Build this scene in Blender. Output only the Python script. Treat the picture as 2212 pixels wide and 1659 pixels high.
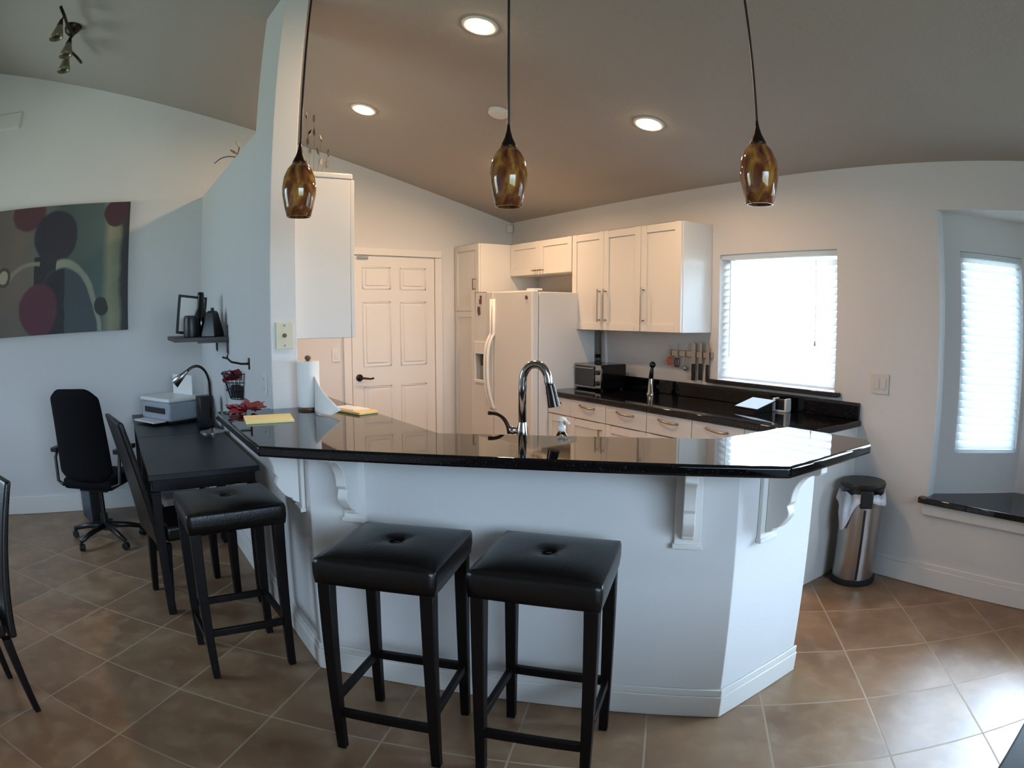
import bpy, bmesh, math, random
from mathutils import Vector, Matrix
from math import pi, sin, cos, radians
random.seed(7)
scene = bpy.context.scene
for o in list(bpy.data.objects): bpy.data.objects.remove(o)

# ------------------------------------------------------------------ camera (wide clip-on lens: barrel distorted)
CP = Vector((5.743, -3.767, 1.52)); YAW, PITCH, ROLL = radians(146.682), radians(-6.044), radians(0.059)
cam = bpy.data.cameras.new('camera'); cam_o = bpy.data.objects.new('camera', cam)
scene.collection.objects.link(cam_o); scene.camera = cam_o
cam.type = 'PANO'; cam.panorama_type = 'FISHEYE_LENS_POLYNOMIAL'
cam.sensor_fit = 'HORIZONTAL'; cam.sensor_width = 36; cam.sensor_height = 27
cam.lens = 24.5; cam.clip_start = 0.02; cam.clip_end = 200
q = 2212 / 36 / 1000
cam.fisheye_fov = pi
cam.fisheye_polynomial_k0 = 0
cam.fisheye_polynomial_k1 = -0.695 * q
cam.fisheye_polynomial_k2 = 0.013 * q ** 2
cam.fisheye_polynomial_k3 = 0.095 * q ** 3
cam.fisheye_polynomial_k4 = -0.095 * q ** 4
fw = Vector((cos(PITCH) * cos(YAW), cos(PITCH) * sin(YAW), sin(PITCH)))
rt = Vector((sin(YAW), -cos(YAW), 0)); up = rt.cross(fw)
r2 = rt * cos(ROLL) + up * sin(ROLL); u2 = up * cos(ROLL) - rt * sin(ROLL)
M4 = Matrix((r2, u2, -fw)).transposed().to_4x4(); M4.translation = CP
cam_o.matrix_world = M4

# ------------------------------------------------------------------ view + world
vs = scene.view_settings
vs.view_transform = 'Standard'; vs.look = 'None'; vs.gamma = 1; vs.use_curve_mapping = False
vs.exposure = 0.10
scene.cycles.max_bounces = 10; scene.cycles.diffuse_bounces = 5; scene.cycles.glossy_bounces = 5
scene.cycles.transparent_max_bounces = 12; scene.cycles.sample_clamp_indirect = 6
scene.cycles.caustics_reflective = False; scene.cycles.caustics_refractive = False

def lin(c):
    f = lambda v: v / 12.92 if v <= 0.04045 else ((v + 0.055) / 1.055) ** 2.4
    return tuple(f(v / 255) for v in c) + (1,)

SKY_BACK, SKY_SIDE, SKY_FRONT, GROUND = 18.0, 9.0, 64.0, 8.0
w = bpy.data.worlds.new('world'); scene.world = w; w.use_nodes = True
nt = w.node_tree; N = nt.nodes; L = nt.links; N.clear()
out = N.new('ShaderNodeOutputWorld'); bg = N.new('ShaderNodeBackground'); L.new(bg.outputs[0], out.inputs[0])
tc = N.new('ShaderNodeTexCoord'); sp = N.new('ShaderNodeSeparateXYZ'); L.new(tc.outputs['Generated'], sp.inputs[0])
mr = N.new('ShaderNodeMapRange'); mr.inputs[1].default_value = -0.1; mr.inputs[2].default_value = 0.08
L.new(sp.outputs[2], mr.inputs[0])
mx = N.new('ShaderNodeMapRange'); mx.inputs[1].default_value = 0.3; mx.inputs[2].default_value = 0.95
mx.inputs[3].default_value = SKY_FRONT; mx.inputs[4].default_value = SKY_BACK
L.new(sp.outputs[0], mx.inputs[0])
my = N.new('ShaderNodeMapRange'); my.inputs[1].default_value = -0.3; my.inputs[2].default_value = -0.9
my.inputs[3].default_value = 0.0; my.inputs[4].default_value = SKY_SIDE - SKY_FRONT
L.new(sp.outputs[1], my.inputs[0])
msum = N.new('ShaderNodeMath'); L.new(mx.outputs[0], msum.inputs[0]); L.new(my.outputs[0], msum.inputs[1])
col = N.new('ShaderNodeMix'); col.data_type = 'RGBA'
col.inputs[6].default_value = (0.62, 0.76, 0.70, 1); col.inputs[7].default_value = (0.60, 0.76, 1.0, 1)
L.new(mr.outputs[0], col.inputs[0]); L.new(col.outputs[2], bg.inputs[0])
st = N.new('ShaderNodeMix'); st.data_type = 'FLOAT'
st.inputs[2].default_value = GROUND
L.new(mr.outputs[0], st.inputs[0]); L.new(msum.outputs[0], st.inputs[3]); L.new(st.outputs[0], bg.inputs[1])

# daylight portals in the window openings, seen and unseen (guide the sky light, add none of their own)
def portal(loc, rot, sx, sy):
    l = bpy.data.lights.new('daylight_portal', 'AREA'); l.shape = 'RECTANGLE'; l.size = sx; l.size_y = sy
    l.cycles.is_portal = True
    o = bpy.data.objects.new('daylight_portal', l); o.location = loc; o.rotation_euler = rot
    scene.collection.objects.link(o)
portal((3.123, 0.17, 1.50), (-pi / 2, 0, 0), 0.94, 0.86)                     # kitchen window
portal((5.46, 0.70, 1.35), (-pi / 2, 0, 0), 1.1, 1.2)                        # bay, middle window
portal((4.50, 0.41, 1.35), (-pi / 2, 0, radians(37.6)), 0.55, 1.2)           # bay, side window
portal((9.10, -3.4, 1.95), (0, pi / 2, 0), 1.6, 3.5)                         # unseen wide window behind the camera, sized for its daylight

portal((1.3, -6.9, 1.95), (pi / 2, 0, 0), 2.0, 1.5)                           # unseen living room window, added for daylight on the left
LAMP_W = 14.0
WARM = (1.0, 0.64, 0.38)
H, S = 2.431, 0.253
def ceil_z(y): return H - S * y

# ------------------------------------------------------------------ materials
def mat(name, rgb=(200, 200, 200), rough=0.5, metal=0.0, spec=0.5, bump=0, bscale=60, noise=0, nscale=8, coat=0, trans=0, sub=None, ior=1.5, linear=None):
    m = bpy.data.materials.new(name); m.use_nodes = True
    t = m.node_tree; n = t.nodes; l = t.links
    b = n['Principled BSDF']
    c = linear + (1,) if linear else lin(rgb)
    b.inputs['Base Color'].default_value = c
    b.inputs['Roughness'].default_value = rough; b.inputs['Metallic'].default_value = metal
    b.inputs['Specular IOR Level'].default_value = spec; b.inputs['IOR'].default_value = ior
    if coat: b.inputs['Coat Weight'].default_value = coat; b.inputs['Coat Roughness'].default_value = 0.04
    if trans: b.inputs['Transmission Weight'].default_value = trans
    if noise or bump:
        tc = n.new('ShaderNodeTexCoord')
    if noise:
        no = n.new('ShaderNodeTexNoise'); no.inputs['Scale'].default_value = nscale; no.inputs['Detail'].default_value = 6
        l.new(tc.outputs['Object'], no.inputs['Vector'])
        mi = n.new('ShaderNodeMix'); mi.data_type = 'RGBA'
        mi.inputs[6].default_value = tuple(v * (1 - noise) for v in c[:3]) + (1,)
        mi.inputs[7].default_value = tuple(min(1, v * (1 + noise)) for v in c[:3]) + (1,)
        l.new(no.outputs['Fac'], mi.inputs[0]); l.new(mi.outputs[2], b.inputs['Base Color'])
    if bump:
        no = n.new('ShaderNodeTexNoise'); no.inputs['Scale'].default_value = bscale; no.inputs['Detail'].default_value = 4
        l.new(tc.outputs['Object'], no.inputs['Vector'])
        bp = n.new('ShaderNodeBump'); bp.inputs['Strength'].default_value = bump; bp.inputs['Distance'].default_value = 0.004
        l.new(no.outputs['Fac'], bp.inputs['Height']); l.new(bp.outputs[0], b.inputs['Normal'])
    return m
def emit(name, rgb, s):
    m = bpy.data.materials.new(name); m.use_nodes = True; n = m.node_tree.nodes; n.clear()
    e = n.new('ShaderNodeEmission'); e.inputs[0].default_value = rgb + (1,); e.inputs[1].default_value = s
    o = n.new('ShaderNodeOutputMaterial'); m.node_tree.links.new(e.outputs[0], o.inputs[0]); return m

M = {}
M['wall'] = mat('wall_paint', (216, 215, 214), 0.7, spec=0.3, bump=0.25, bscale=90)
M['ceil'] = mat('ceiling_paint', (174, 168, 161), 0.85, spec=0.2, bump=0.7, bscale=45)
M['trim'] = mat('trim_white', (226, 224, 220), 0.35, spec=0.5)
M['cab'] = mat('cabinet_white', (218, 215, 210), 0.32, spec=0.5)
M['cabin'] = mat('cabinet_inside', (150, 140, 128), 0.6)
M['fridge'] = mat('fridge_white', (214, 211, 206), 0.28, bump=0.15, bscale=220)
M['almond'] = mat('almond_plastic', (206, 200, 172), 0.4)
M['plastic_white'] = mat('white_plastic', (224, 222, 218), 0.35)
M['black'] = mat('black_plastic', (14, 14, 16), 0.4)
M['switch_white'] = mat('switch_ivory', (206, 202, 196), 0.4)
M['rubber'] = mat('black_rubber', (18, 18, 19), 0.7)
M['gloss_black'] = mat('glossy_black', (10, 10, 12), 0.12)
M['leather'] = mat('black_leather', (12, 10, 10), 0.32, spec=0.4, bump=0.25, bscale=160, noise=0.15)
M['espresso'] = mat('espresso_wood', (12, 7, 7), 0.42, spec=0.22, bump=0.1, bscale=40, noise=0.3, nscale=14)
M['desk'] = mat('desk_black', (18, 19, 24), 0.38, spec=0.35, noise=0.15, nscale=5)
M['mesh'] = mat('black_fabric', (6, 6, 9), 0.9, spec=0.2, bump=0.4, bscale=300)
M['steel'] = mat('brushed_steel', (176, 172, 168), 0.3, metal=1, bump=0.08, bscale=200)
M['chrome'] = mat('faucet_nickel', (170, 165, 160), 0.16, metal=1)
M['darkchrome'] = mat('dark_nickel', (60, 54, 50), 0.2, metal=1)
M['pull'] = mat('pull_nickel', (150, 138, 124), 0.3, metal=1)
M['bronze'] = mat('oil_rubbed_bronze', (44, 33, 28), 0.35, metal=0.7)
M['red'] = mat('red_foil', (104, 16, 24), 0.3, noise=0.4, nscale=30)
M['yellow'] = mat('yellow_paper', (228, 220, 164), 0.8)
M['paper'] = mat('white_paper', (232, 230, 226), 0.85, bump=0.2, bscale=120)
M['cream'] = mat('cream_paper', (226, 196, 130), 0.8, noise=0.2, nscale=20)
M['grey_plastic'] = mat('grey_plastic', (150, 156, 164), 0.45)
M['blue'] = mat('blue_label', (40, 52, 110), 0.5)
M['orange'] = mat('orange_plastic', (214, 96, 50), 0.4)
M['maroon'] = mat('maroon_plastic', (92, 52, 50), 0.4)
M['brown'] = mat('brown_wood', (96, 64, 44), 0.45, noise=0.3, nscale=20)
M['shelfwood'] = mat('dark_shelf', (54, 48, 46), 0.5, noise=0.2)
M['leaf'] = mat('dry_leaf', (84, 76, 50), 0.6, noise=0.3, nscale=30)
M['oven_glass'] = mat('oven_glass', (32, 36, 40), 0.08, spec=0.8)
M['smoke'] = mat('smoked_glass', (104, 98, 76), 0.25, coat=0.3)
M['screen'] = mat('tablet_glass', (20, 22, 26), 0.05, spec=1.0, coat=1.0)
M['bag'] = mat('bin_liner', (228, 228, 234), 0.45, bump=0.6, bscale=25)
M['glass'] = mat('clear_glass', (240, 244, 244), 0.02, trans=1.0, ior=1.45)
M['bulb'] = emit('lamp_glow', (1.0, 0.74, 0.46), 40)
M['sink'] = mat('sink_steel', (150, 150, 150), 0.3, metal=1)

def node_mat(name):
    m = bpy.data.materials.new(name); m.use_nodes = True
    return m, m.node_tree.nodes, m.node_tree.links, m.node_tree.nodes['Principled BSDF']
def mth(n, l, op, a, b=None, c=None):
    x = n.new('ShaderNodeMath'); x.operation = op
    for i, v in enumerate((a, b, c)):
        if v is None: continue
        if isinstance(v, (int, float)): x.inputs[i].default_value = v
        else: l.new(v, x.inputs[i])
    return x.outputs[0]
def mixc(n, l, f, a, b):
    x = n.new('ShaderNodeMix'); x.data_type = 'RGBA'
    for i, v in ((0, f), (6, a), (7, b)):
        if isinstance(v, (int, float)): x.inputs[i].default_value = v
        elif isinstance(v, tuple): x.inputs[i].default_value = v
        else: l.new(v, x.inputs[i])
    return x.outputs[2]

# black polished granite
m, n, l, b = node_mat('black_granite'); M['granite'] = m
tc = n.new('ShaderNodeTexCoord'); vo = n.new('ShaderNodeTexNoise'); vo.inputs['Scale'].default_value = 180; vo.inputs['Detail'].default_value = 3
l.new(tc.outputs['Object'], vo.inputs['Vector'])
f = mth(n, l, 'GREATER_THAN', vo.outputs['Fac'], 0.66)
l.new(mixc(n, l, f, lin((9, 9, 11)), lin((52, 52, 58))), b.inputs['Base Color'])
b.inputs['Roughness'].default_value = 0.035; b.inputs['Specular IOR Level'].default_value = 0.42; b.inputs['IOR'].default_value = 1.5

# diagonal ceramic floor tiles
m, n, l, b = node_mat('floor_tiles'); M['floor'] = m
ge = n.new('ShaderNodeNewGeometry'); sp = n.new('ShaderNodeSeparateXYZ'); l.new(ge.outputs['Position'], sp.inputs[0])
X, Y = sp.outputs[0], sp.outputs[1]
k = 1 / 0.66
a1 = mth(n, l, 'MULTIPLY', mth(n, l, 'SUBTRACT', mth(n, l, 'ADD', X, Y), 0.07), k)
a2 = mth(n, l, 'MULTIPLY', mth(n, l, 'SUBTRACT', mth(n, l, 'SUBTRACT', X, Y), 6.77), k)
def edge(v):
    fr = mth(n, l, 'FRACT', v); return mth(n, l, 'ABSOLUTE', mth(n, l, 'SUBTRACT', fr, 0.5))
e = mth(n, l, 'MAXIMUM', edge(a1), edge(a2))
gm = n.new('ShaderNodeMapRange'); gm.inputs[1].default_value = 0.4885; gm.inputs[2].default_value = 0.4925
l.new(e, gm.inputs[0]); grout = gm.outputs[0]
cb = n.new('ShaderNodeCombineXYZ'); l.new(mth(n, l, 'FLOOR', a1), cb.inputs[0]); l.new(mth(n, l, 'FLOOR', a2), cb.inputs[1])
wn = n.new('ShaderNodeTexWhiteNoise'); wn.noise_dimensions = '3D'; l.new(cb.outputs[0], wn.inputs['Vector'])
vadd = n.new('ShaderNodeVectorMath'); vadd.operation = 'MULTIPLY_ADD'
l.new(cb.outputs[0], vadd.inputs[0]); vadd.inputs[1].default_value = (7.3, 3.1, 1.7); l.new(ge.outputs['Position'], vadd.inputs[2])
no = n.new('ShaderNodeTexNoise'); no.inputs['Scale'].default_value = 3.2; no.inputs['Detail'].default_value = 7; no.inputs['Distortion'].default_value = 0.25
l.new(vadd.outputs[0], no.inputs['Vector'])
no2 = n.new('ShaderNodeTexNoise'); no2.inputs['Scale'].default_value = 8; no2.inputs['Detail'].default_value = 5; no2.inputs['Distortion'].default_value = 0.3
l.new(vadd.outputs[0], no2.inputs['Vector'])
r1 = n.new('ShaderNodeMapRange'); r1.inputs[1].default_value = 0.3; r1.inputs[2].default_value = 0.7; l.new(no.outputs['Fac'], r1.inputs[0])
r2_ = n.new('ShaderNodeMapRange'); r2_.inputs[1].default_value = 0.48; r2_.inputs[2].default_value = 0.75; l.new(no2.outputs['Fac'], r2_.inputs[0])
c = mixc(n, l, r1.outputs[0], lin((116, 86, 62)), lin((150, 118, 88)))
c = mixc(n, l, mth(n, l, 'MULTIPLY', r2_.outputs[0], 0.4), c, lin((182, 158, 130)))
c = mixc(n, l, mth(n, l, 'MULTIPLY', wn.outputs['Value'], 0.28), c, lin((104, 80, 60)))
c = mixc(n, l, grout, c, lin((156, 138, 116)))
l.new(c, b.inputs['Base Color'])
b.inputs['Specular IOR Level'].default_value = 0.5
l.new(mth(n, l, 'ADD', mth(n, l, 'MULTIPLY', grout, 0.4), mth(n, l, 'ADD', 0.33, mth(n, l, 'MULTIPLY', no2.outputs['Fac'], 0.12))), b.inputs['Roughness'])
bp = n.new('ShaderNodeBump'); bp.inputs['Strength'].default_value = 0.25; bp.inputs['Distance'].default_value = 0.004
l.new(mth(n, l, 'SUBTRACT', mth(n, l, 'MULTIPLY', no2.outputs['Fac'], 0.35), grout), bp.inputs['Height']); l.new(bp.outputs[0], b.inputs['Normal'])

# translucent blind slats
m, n, l, b = node_mat('blind_slat'); M['slat'] = m
n.remove(b); ou = n['Material Output']
d = n.new('ShaderNodeBsdfDiffuse'); d.inputs[0].default_value = (0.86, 0.87, 0.88, 1)
t = n.new('ShaderNodeBsdfTranslucent'); t.inputs[0].default_value = (0.88, 0.90, 0.92, 1)
ms = n.new('ShaderNodeMixShader'); ms.inputs[0].default_value = 0.5
l.new(d.outputs[0], ms.inputs[1]); l.new(t.outputs[0], ms.inputs[2]); l.new(ms.outputs[0], ou.inputs[0])

# thin window glass
m, n, l, b = node_mat('window_glass'); M['pane'] = m
n.remove(b); ou = n['Material Output']
t = n.new('ShaderNodeBsdfTransparent'); t.inputs[0].default_value = (0.93, 0.96, 0.95, 1)
g = n.new('ShaderNodeBsdfGlossy'); g.inputs['Roughness'].default_value = 0.02
fr = n.new('ShaderNodeFresnel'); fr.inputs[0].default_value = 1.45
ms = n.new('ShaderNodeMixShader'); l.new(fr.outputs[0], ms.inputs[0]); l.new(t.outputs[0], ms.inputs[1]); l.new(g.outputs[0], ms.inputs[2]); l.new(ms.outputs[0], ou.inputs[0])

# marbled amber art glass
m, n, l, b = node_mat('amber_art_glass'); M['amber'] = m
tc = n.new('ShaderNodeTexCoord'); mp = n.new('ShaderNodeMapping'); mp.inputs['Scale'].default_value = (1, 1, 0.45)
l.new(tc.outputs['Object'], mp.inputs[0])
no = n.new('ShaderNodeTexNoise'); no.inputs['Scale'].default_value = 17; no.inputs['Detail'].default_value = 5; no.inputs['Distortion'].default_value = 1.6
l.new(mp.outputs[0], no.inputs['Vector'])
cr = n.new('ShaderNodeValToRGB'); cr.color_ramp.elements[0].position = 0.3; cr.color_ramp.elements[0].color = lin((50, 28, 16))
cr.color_ramp.elements[1].position = 0.75; cr.color_ramp.elements[1].color = lin((200, 146, 76))
e1 = cr.color_ramp.elements.new(0.45); e1.color = lin((122, 66, 34)); e2 = cr.color_ramp.elements.new(0.58); e2.color = lin((160, 112, 46))
l.new(no.outputs['Fac'], cr.inputs[0]); l.new(cr.outputs[0], b.inputs['Base Color'])
b.inputs['Roughness'].default_value = 0.06; b.inputs['Coat Weight'].default_value = 0.3
b.inputs['Transmission Weight'].default_value = 0.12; b.inputs['IOR'].default_value = 1.5

# abstract painting: circles and bands in object space (y, z)
m, n, l, b = node_mat('abstract_canvas'); M['art'] = m
ge = n.new('ShaderNodeNewGeometry'); sp = n.new('ShaderNodeSeparateXYZ'); l.new(ge.outputs['Position'], sp.inputs[0])
Yp, Zp = sp.outputs[1], sp.outputs[2]
no = n.new('ShaderNodeTexNoise'); no.inputs['Scale'].default_value = 5; no.inputs['Detail'].default_value = 5; l.new(ge.outputs['Position'], no.inputs['Vector'])
wob = mth(n, l, 'MULTIPLY', mth(n, l, 'SUBTRACT', no.outputs['Fac'], 0.5), 0.06)
Yw = mth(n, l, 'ADD', Yp, wob)
cr = n.new('ShaderNodeValToRGB'); els = cr.color_ramp.elements
els[0].position = 0.0; els[0].color = lin((92, 84, 78)); els[1].position = 1.0; els[1].color = lin((30, 32, 32))
for p, cc in ((0.30, (112, 98, 88)), (0.50, (92, 100, 94)), (0.60, (70, 84, 80)), (0.84, (84, 102, 98)), (0.885, (150, 148, 118)), (0.94, (128, 132, 108)), (0.965, (44, 44, 42))):
    e_ = els.new(p); e_.color = lin(cc)
yr = n.new('ShaderNodeMapRange'); yr.inputs[1].default_value = -5.1; yr.inputs[2].default_value = -3.63; l.new(Yw, yr.inputs[0])
l.new(yr.outputs[0], cr.inputs[0]); c = cr.outputs[0]
def circ(y, z, ry, rz, soft=0.02):
    dy = mth(n, l, 'DIVIDE', mth(n, l, 'SUBTRACT', Yw, y), ry); dz = mth(n, l, 'DIVIDE', mth(n, l, 'SUBTRACT', Zp, z), rz)
    dd = mth(n, l, 'SQRT', mth(n, l, 'ADD', mth(n, l, 'MULTIPLY', dy, dy), mth(n, l, 'MULTIPLY', dz, dz)))
    return dd
def disc(dd, lo, hi):
    r = n.new('ShaderNodeMapRange'); r.inputs[1].default_value = lo; r.inputs[2].default_value = hi; r.inputs[3].default_value = 1; r.inputs[4].default_value = 0
    l.new(dd, r.inputs[0]); return r.outputs[0]
band = mth(n, l, 'MULTIPLY', mth(n, l, 'MULTIPLY', mth(n, l, 'GREATER_THAN', Yw, -4.50), mth(n, l, 'LESS_THAN', Yw, -4.18)), mth(n, l, 'LESS_THAN', Zp, 2.05))
c = mixc(n, l, band, c, lin((28, 26, 36)))
c = mixc(n, l, disc(circ(-4.58, 2.40, 0.17, 0.14), 0.9, 1.05), c, lin((84, 38, 48)))
c = mixc(n, l, disc(circ(-4.30, 2.20, 0.21, 0.22), 0.93, 1.03), c, lin((32, 28, 44)))
dome = circ(-4.21, 1.42, 0.32, 0.56); c = mixc(n, l, disc(dome, 0.93, 1.0), c, lin((66, 76, 82)))
dk = mth(n, l, 'MULTIPLY', mth(n, l, 'LESS_THAN', Yw, -4.20), disc(dome, 0.93, 1.0)); c = mixc(n, l, dk, c, lin((30, 26, 36)))
ringv = mth(n, l, 'MULTIPLY', disc(dome, 1.05, 1.09), mth(n, l, 'SUBTRACT', 1.0, disc(dome, 0.93, 0.97)))
ringv = mth(n, l, 'MULTIPLY', ringv, mth(n, l, 'GREATER_THAN', Yw, -4.28)); c = mixc(n, l, ringv, c, lin((150, 156, 138)))
lin2 = circ(-4.50, 1.80, 0.27, 0.20); rv = mth(n, l, 'MULTIPLY', mth(n, l, 'MULTIPLY', disc(lin2, 1.04, 1.10), mth(n, l, 'SUBTRACT', 1.0, disc(lin2, 0.88, 0.94))), mth(n, l, 'MULTIPLY', mth(n, l, 'GREATER_THAN', Zp, 1.87), mth(n, l, 'LESS_THAN', Yw, -4.44)))
c = mixc(n, l, rv, c, lin((138, 132, 116)))
c = mixc(n, l, disc(circ(-4.45, 1.63, 0.19, 0.21), 0.93, 1.03), c, lin((92, 36, 52)))
c = mixc(n, l, disc(circ(-3.755, 2.365, 0.105, 0.11), 0.93, 1.03), c, lin((70, 24, 40)))
c = mixc(n, l, disc(circ(-3.86, 1.63, 0.06, 0.075), 0.93, 1.03), c, lin((40, 44, 36)))
c = mixc(n, l, disc(circ(-4.80, 1.91, 0.075, 0.08), 0.95, 1.05), c, lin((70, 62, 54)))
c = mixc(n, l, disc(circ(-4.80, 1.91, 0.05, 0.055), 0.9, 1.05), c, lin((172, 160, 140)))
c = mixc(n, l, mth(n, l, 'MULTIPLY', no.outputs['Fac'], 0.35), c, lin((60, 60, 58)))
l.new(c, b.inputs['Base Color']); b.inputs['Roughness'].default_value = 0.6

# ------------------------------------------------------------------ mesh helpers
class MB:
    def __init__(s): s.bm = bmesh.new()
    def box(s, x0, y0, z0, x1, y1, z1):
        v = [s.bm.verts.new((x, y, z)) for x in (x0, x1) for y in (y0, y1) for z in (z0, z1)]
        for f in ((0, 1, 3, 2), (4, 6, 7, 5), (0, 4, 5, 1), (2, 3, 7, 6), (0, 2, 6, 4), (1, 5, 7, 3)):
            s.bm.faces.new([v[i] for i in f])
        return s
    def prism(s, poly, a, b, axis='z'):
        def P(u, v, t): return {'z': (u, v, t), 'x': (t, u, v), 'y': (u, t, v)}[axis]
        A = [s.bm.verts.new(P(u, v, a)) for u, v in poly]; B = [s.bm.verts.new(P(u, v, b)) for u, v in poly]
        s.bm.faces.new(A[::-1]); s.bm.faces.new(B)
        for i in range(len(poly)):
            j = (i + 1) % len(poly); s.bm.faces.new((A[i], A[j], B[j], B[i]))
        return s
    def tube(s, pts, r, seg=10, cap=True):
        pts = [Vector(p) for p in pts]; rs = r if isinstance(r, (list, tuple)) else [r] * len(pts)
        rings = []; prev = None
        for i, p in enumerate(pts):
            t = (pts[min(i + 1, len(pts) - 1)] - pts[max(i - 1, 0)]).normalized()
            if prev is None:
                u = t.cross(Vector((0, 0, 1))); u = u if u.length > 0.05 else t.cross(Vector((1, 0, 0)))
            else: u = prev - t * prev.dot(t)
            u.normalize(); prev = u; v = t.cross(u)
            rings.append([s.bm.verts.new(p + (u * cos(2 * pi * k / seg) + v * sin(2 * pi * k / seg)) * rs[i]) for k in range(seg)])
        for a, b in zip(rings, rings[1:]):
            for k in range(seg): s.bm.faces.new((a[k], a[(k + 1) % seg], b[(k + 1) % seg], b[k]))
        if cap: s.bm.faces.new(rings[0][::-1]); s.bm.faces.new(rings[-1])
        return s
    def lathe(s, prof, c=(0, 0, 0), seg=32, cap=True, axis='z'):
        rings = []
        for r, z in prof:
            ring = []
            for k in range(seg):
                a = 2 * pi * k / seg; p = (r * cos(a), r * sin(a), z)
                if axis == 'x': p = (z, r * cos(a), r * sin(a))
                if axis == 'y': p = (r * cos(a), z, r * sin(a))
                ring.append(s.bm.verts.new(Vector(p) + Vector(c)))
            rings.append(ring)
        for a, b in zip(rings, rings[1:]):
            for k in range(seg): s.bm.faces.new((a[k], a[(k + 1) % seg], b[(k + 1) % seg], b[k]))
        if cap:
            if prof[0][0] > 1e-5: s.bm.faces.new(rings[0][::-1])
            if prof[-1][0] > 1e-5: s.bm.faces.new(rings[-1])
        return s
    def cyl(s, c, r, h, seg=24, axis='z'): return s.lathe([(r, 0), (r, h)], c, seg, True, axis)
    def ball(s, c, r, sz=1.0):
        bmesh.ops.create_uvsphere(s.bm, u_segments=20, v_segments=12, radius=r, matrix=Matrix.Translation(c) @ Matrix.Diagonal((1, 1, sz, 1)))
        return s
    def frustum(s, a, b, wa, wb):   # square leg from bottom a to top b with widths
        A = [s.bm.verts.new((a[0] + dx * wa / 2, a[1] + dy * wa / 2, a[2])) for dx, dy in ((-1, -1), (1, -1), (1, 1), (-1, 1))]
        B = [s.bm.verts.new((b[0] + dx * wb / 2, b[1] + dy * wb / 2, b[2])) for dx, dy in ((-1, -1), (1, -1), (1, 1), (-1, 1))]
        s.bm.faces.new(A[::-1]); s.bm.faces.new(B)
        for i in range(4): s.bm.faces.new((A[i], A[(i + 1) % 4], B[(i + 1) % 4], B[i]))
        return s
    def xf(s, m): bmesh.ops.transform(s.bm, matrix=m, verts=s.bm.verts); return s
    def build(s, name, material, parent=None, bevel=0, smooth=False, seg=2, subsurf=0):
        bmesh.ops.remove_doubles(s.bm, verts=s.bm.verts, dist=1e-6)
        bmesh.ops.recalc_face_normals(s.bm, faces=s.bm.faces)
        me = bpy.data.meshes.new(name); s.bm.to_mesh(me); s.bm.free(); me.materials.append(material)
        o = bpy.data.objects.new(name, me); scene.collection.objects.link(o)
        if parent: o.parent = parent
        if bevel:
            b = o.modifiers.new('bevel', 'BEVEL'); b.width = bevel; b.segments = seg; b.limit_method = 'ANGLE'; b.angle_limit = radians(40)
        if subsurf:
            b = o.modifiers.new('sub', 'SUBSURF'); b.levels = b.render_levels = subsurf
        if smooth or bevel or subsurf:
            for p in me.polygons: p.use_smooth = True
            if smooth == 'auto' or bevel:
                try: me.set_sharp_from_angle(angle=radians(35))
                except Exception: pass
        return o
def tag(o, label, cat=None, group=None, kind=None):
    if label: o['label'] = label
    if cat: o['category'] = cat
    if group: o['group'] = group
    if kind: o['kind'] = kind
    return o
def thing(name, label, cat, loc=(0, 0, 0), rz=0, group=None):
    o = bpy.data.objects.new(name, None); scene.collection.objects.link(o); o.empty_display_size = 0.05
    o.location = loc; o.rotation_euler = (0, 0, rz); return tag(o, label, cat, group)
def copy_tree(o, parent=None):
    c = o.copy(); scene.collection.objects.link(c)
    if parent: c.parent = parent
    for ch in [x for x in bpy.data.objects if x.parent == o]: copy_tree(ch, c)
    return c
def struct(mb, name, m, **k): o = mb.build(name, m, **k); o['kind'] = 'structure'; return o
def disp(o, rgbmat): o.data.materials[0] = rgbmat
def bez(p0, p1, p2, p3, n=14):
    P = [Vector(p) for p in (p0, p1, p2, p3)]
    return [P[0] * (1 - t) ** 3 + P[1] * 3 * t * (1 - t) ** 2 + P[2] * 3 * t * t * (1 - t) + P[3] * t ** 3 for t in [i / (n - 1) for i in range(n)]]

# ------------------------------------------------------------------ the room shell
XE, YF = 9.0, -6.8
struct(MB().box(-0.12, YF - 0.12, -0.1, XE + 0.12, 1.1, 0), 'floor', M['floor'])
struct(MB().prism([(0.15, ceil_z(0.15)), (YF, ceil_z(YF)), (YF, ceil_z(YF) + 0.15), (0.15, ceil_z(0.15) + 0.15)], -0.12, XE + 0.12, 'x'), 'ceiling', M['ceil'])
struct(MB().prism([(YF, 0), (0.0, 0), (0.0, ceil_z(0) + 0.02), (YF, ceil_z(YF) + 0.02)], -0.12, 0, 'x'), 'wall_back', M['wall'])
zc = ceil_z(YF) + 0.05
struct(MB().box(-0.12, YF - 0.12, 0, 0.3, YF, zc).box(2.3, YF - 0.12, 0, XE + 0.12, YF, zc).box(0.3, YF - 0.12, 0, 2.3, YF, 1.2).box(0.3, YF - 0.12, 2.7, 2.3, YF, zc), 'wall_front', M['wall'])
d = struct(MB().box(0.3, YF - 0.08, 1.2, 0.35, YF - 0.03, 2.7).box(2.25, YF - 0.08, 1.2, 2.3, YF - 0.03, 2.7).box(0.35, YF - 0.08, 1.2, 2.25, YF - 0.03, 1.25).box(0.35, YF - 0.08, 2.65, 2.25, YF - 0.03, 2.7).box(1.28, YF - 0.08, 1.25, 1.32, YF - 0.03, 2.65), 'fill_window_5', M['trim'])  # unseen window, added to bring daylight to the wing wall and back wall
MB().box(0.35, YF - 0.06, 1.25, 2.25, YF - 0.056, 2.65).build('glass', M['pane'], d)
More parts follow.
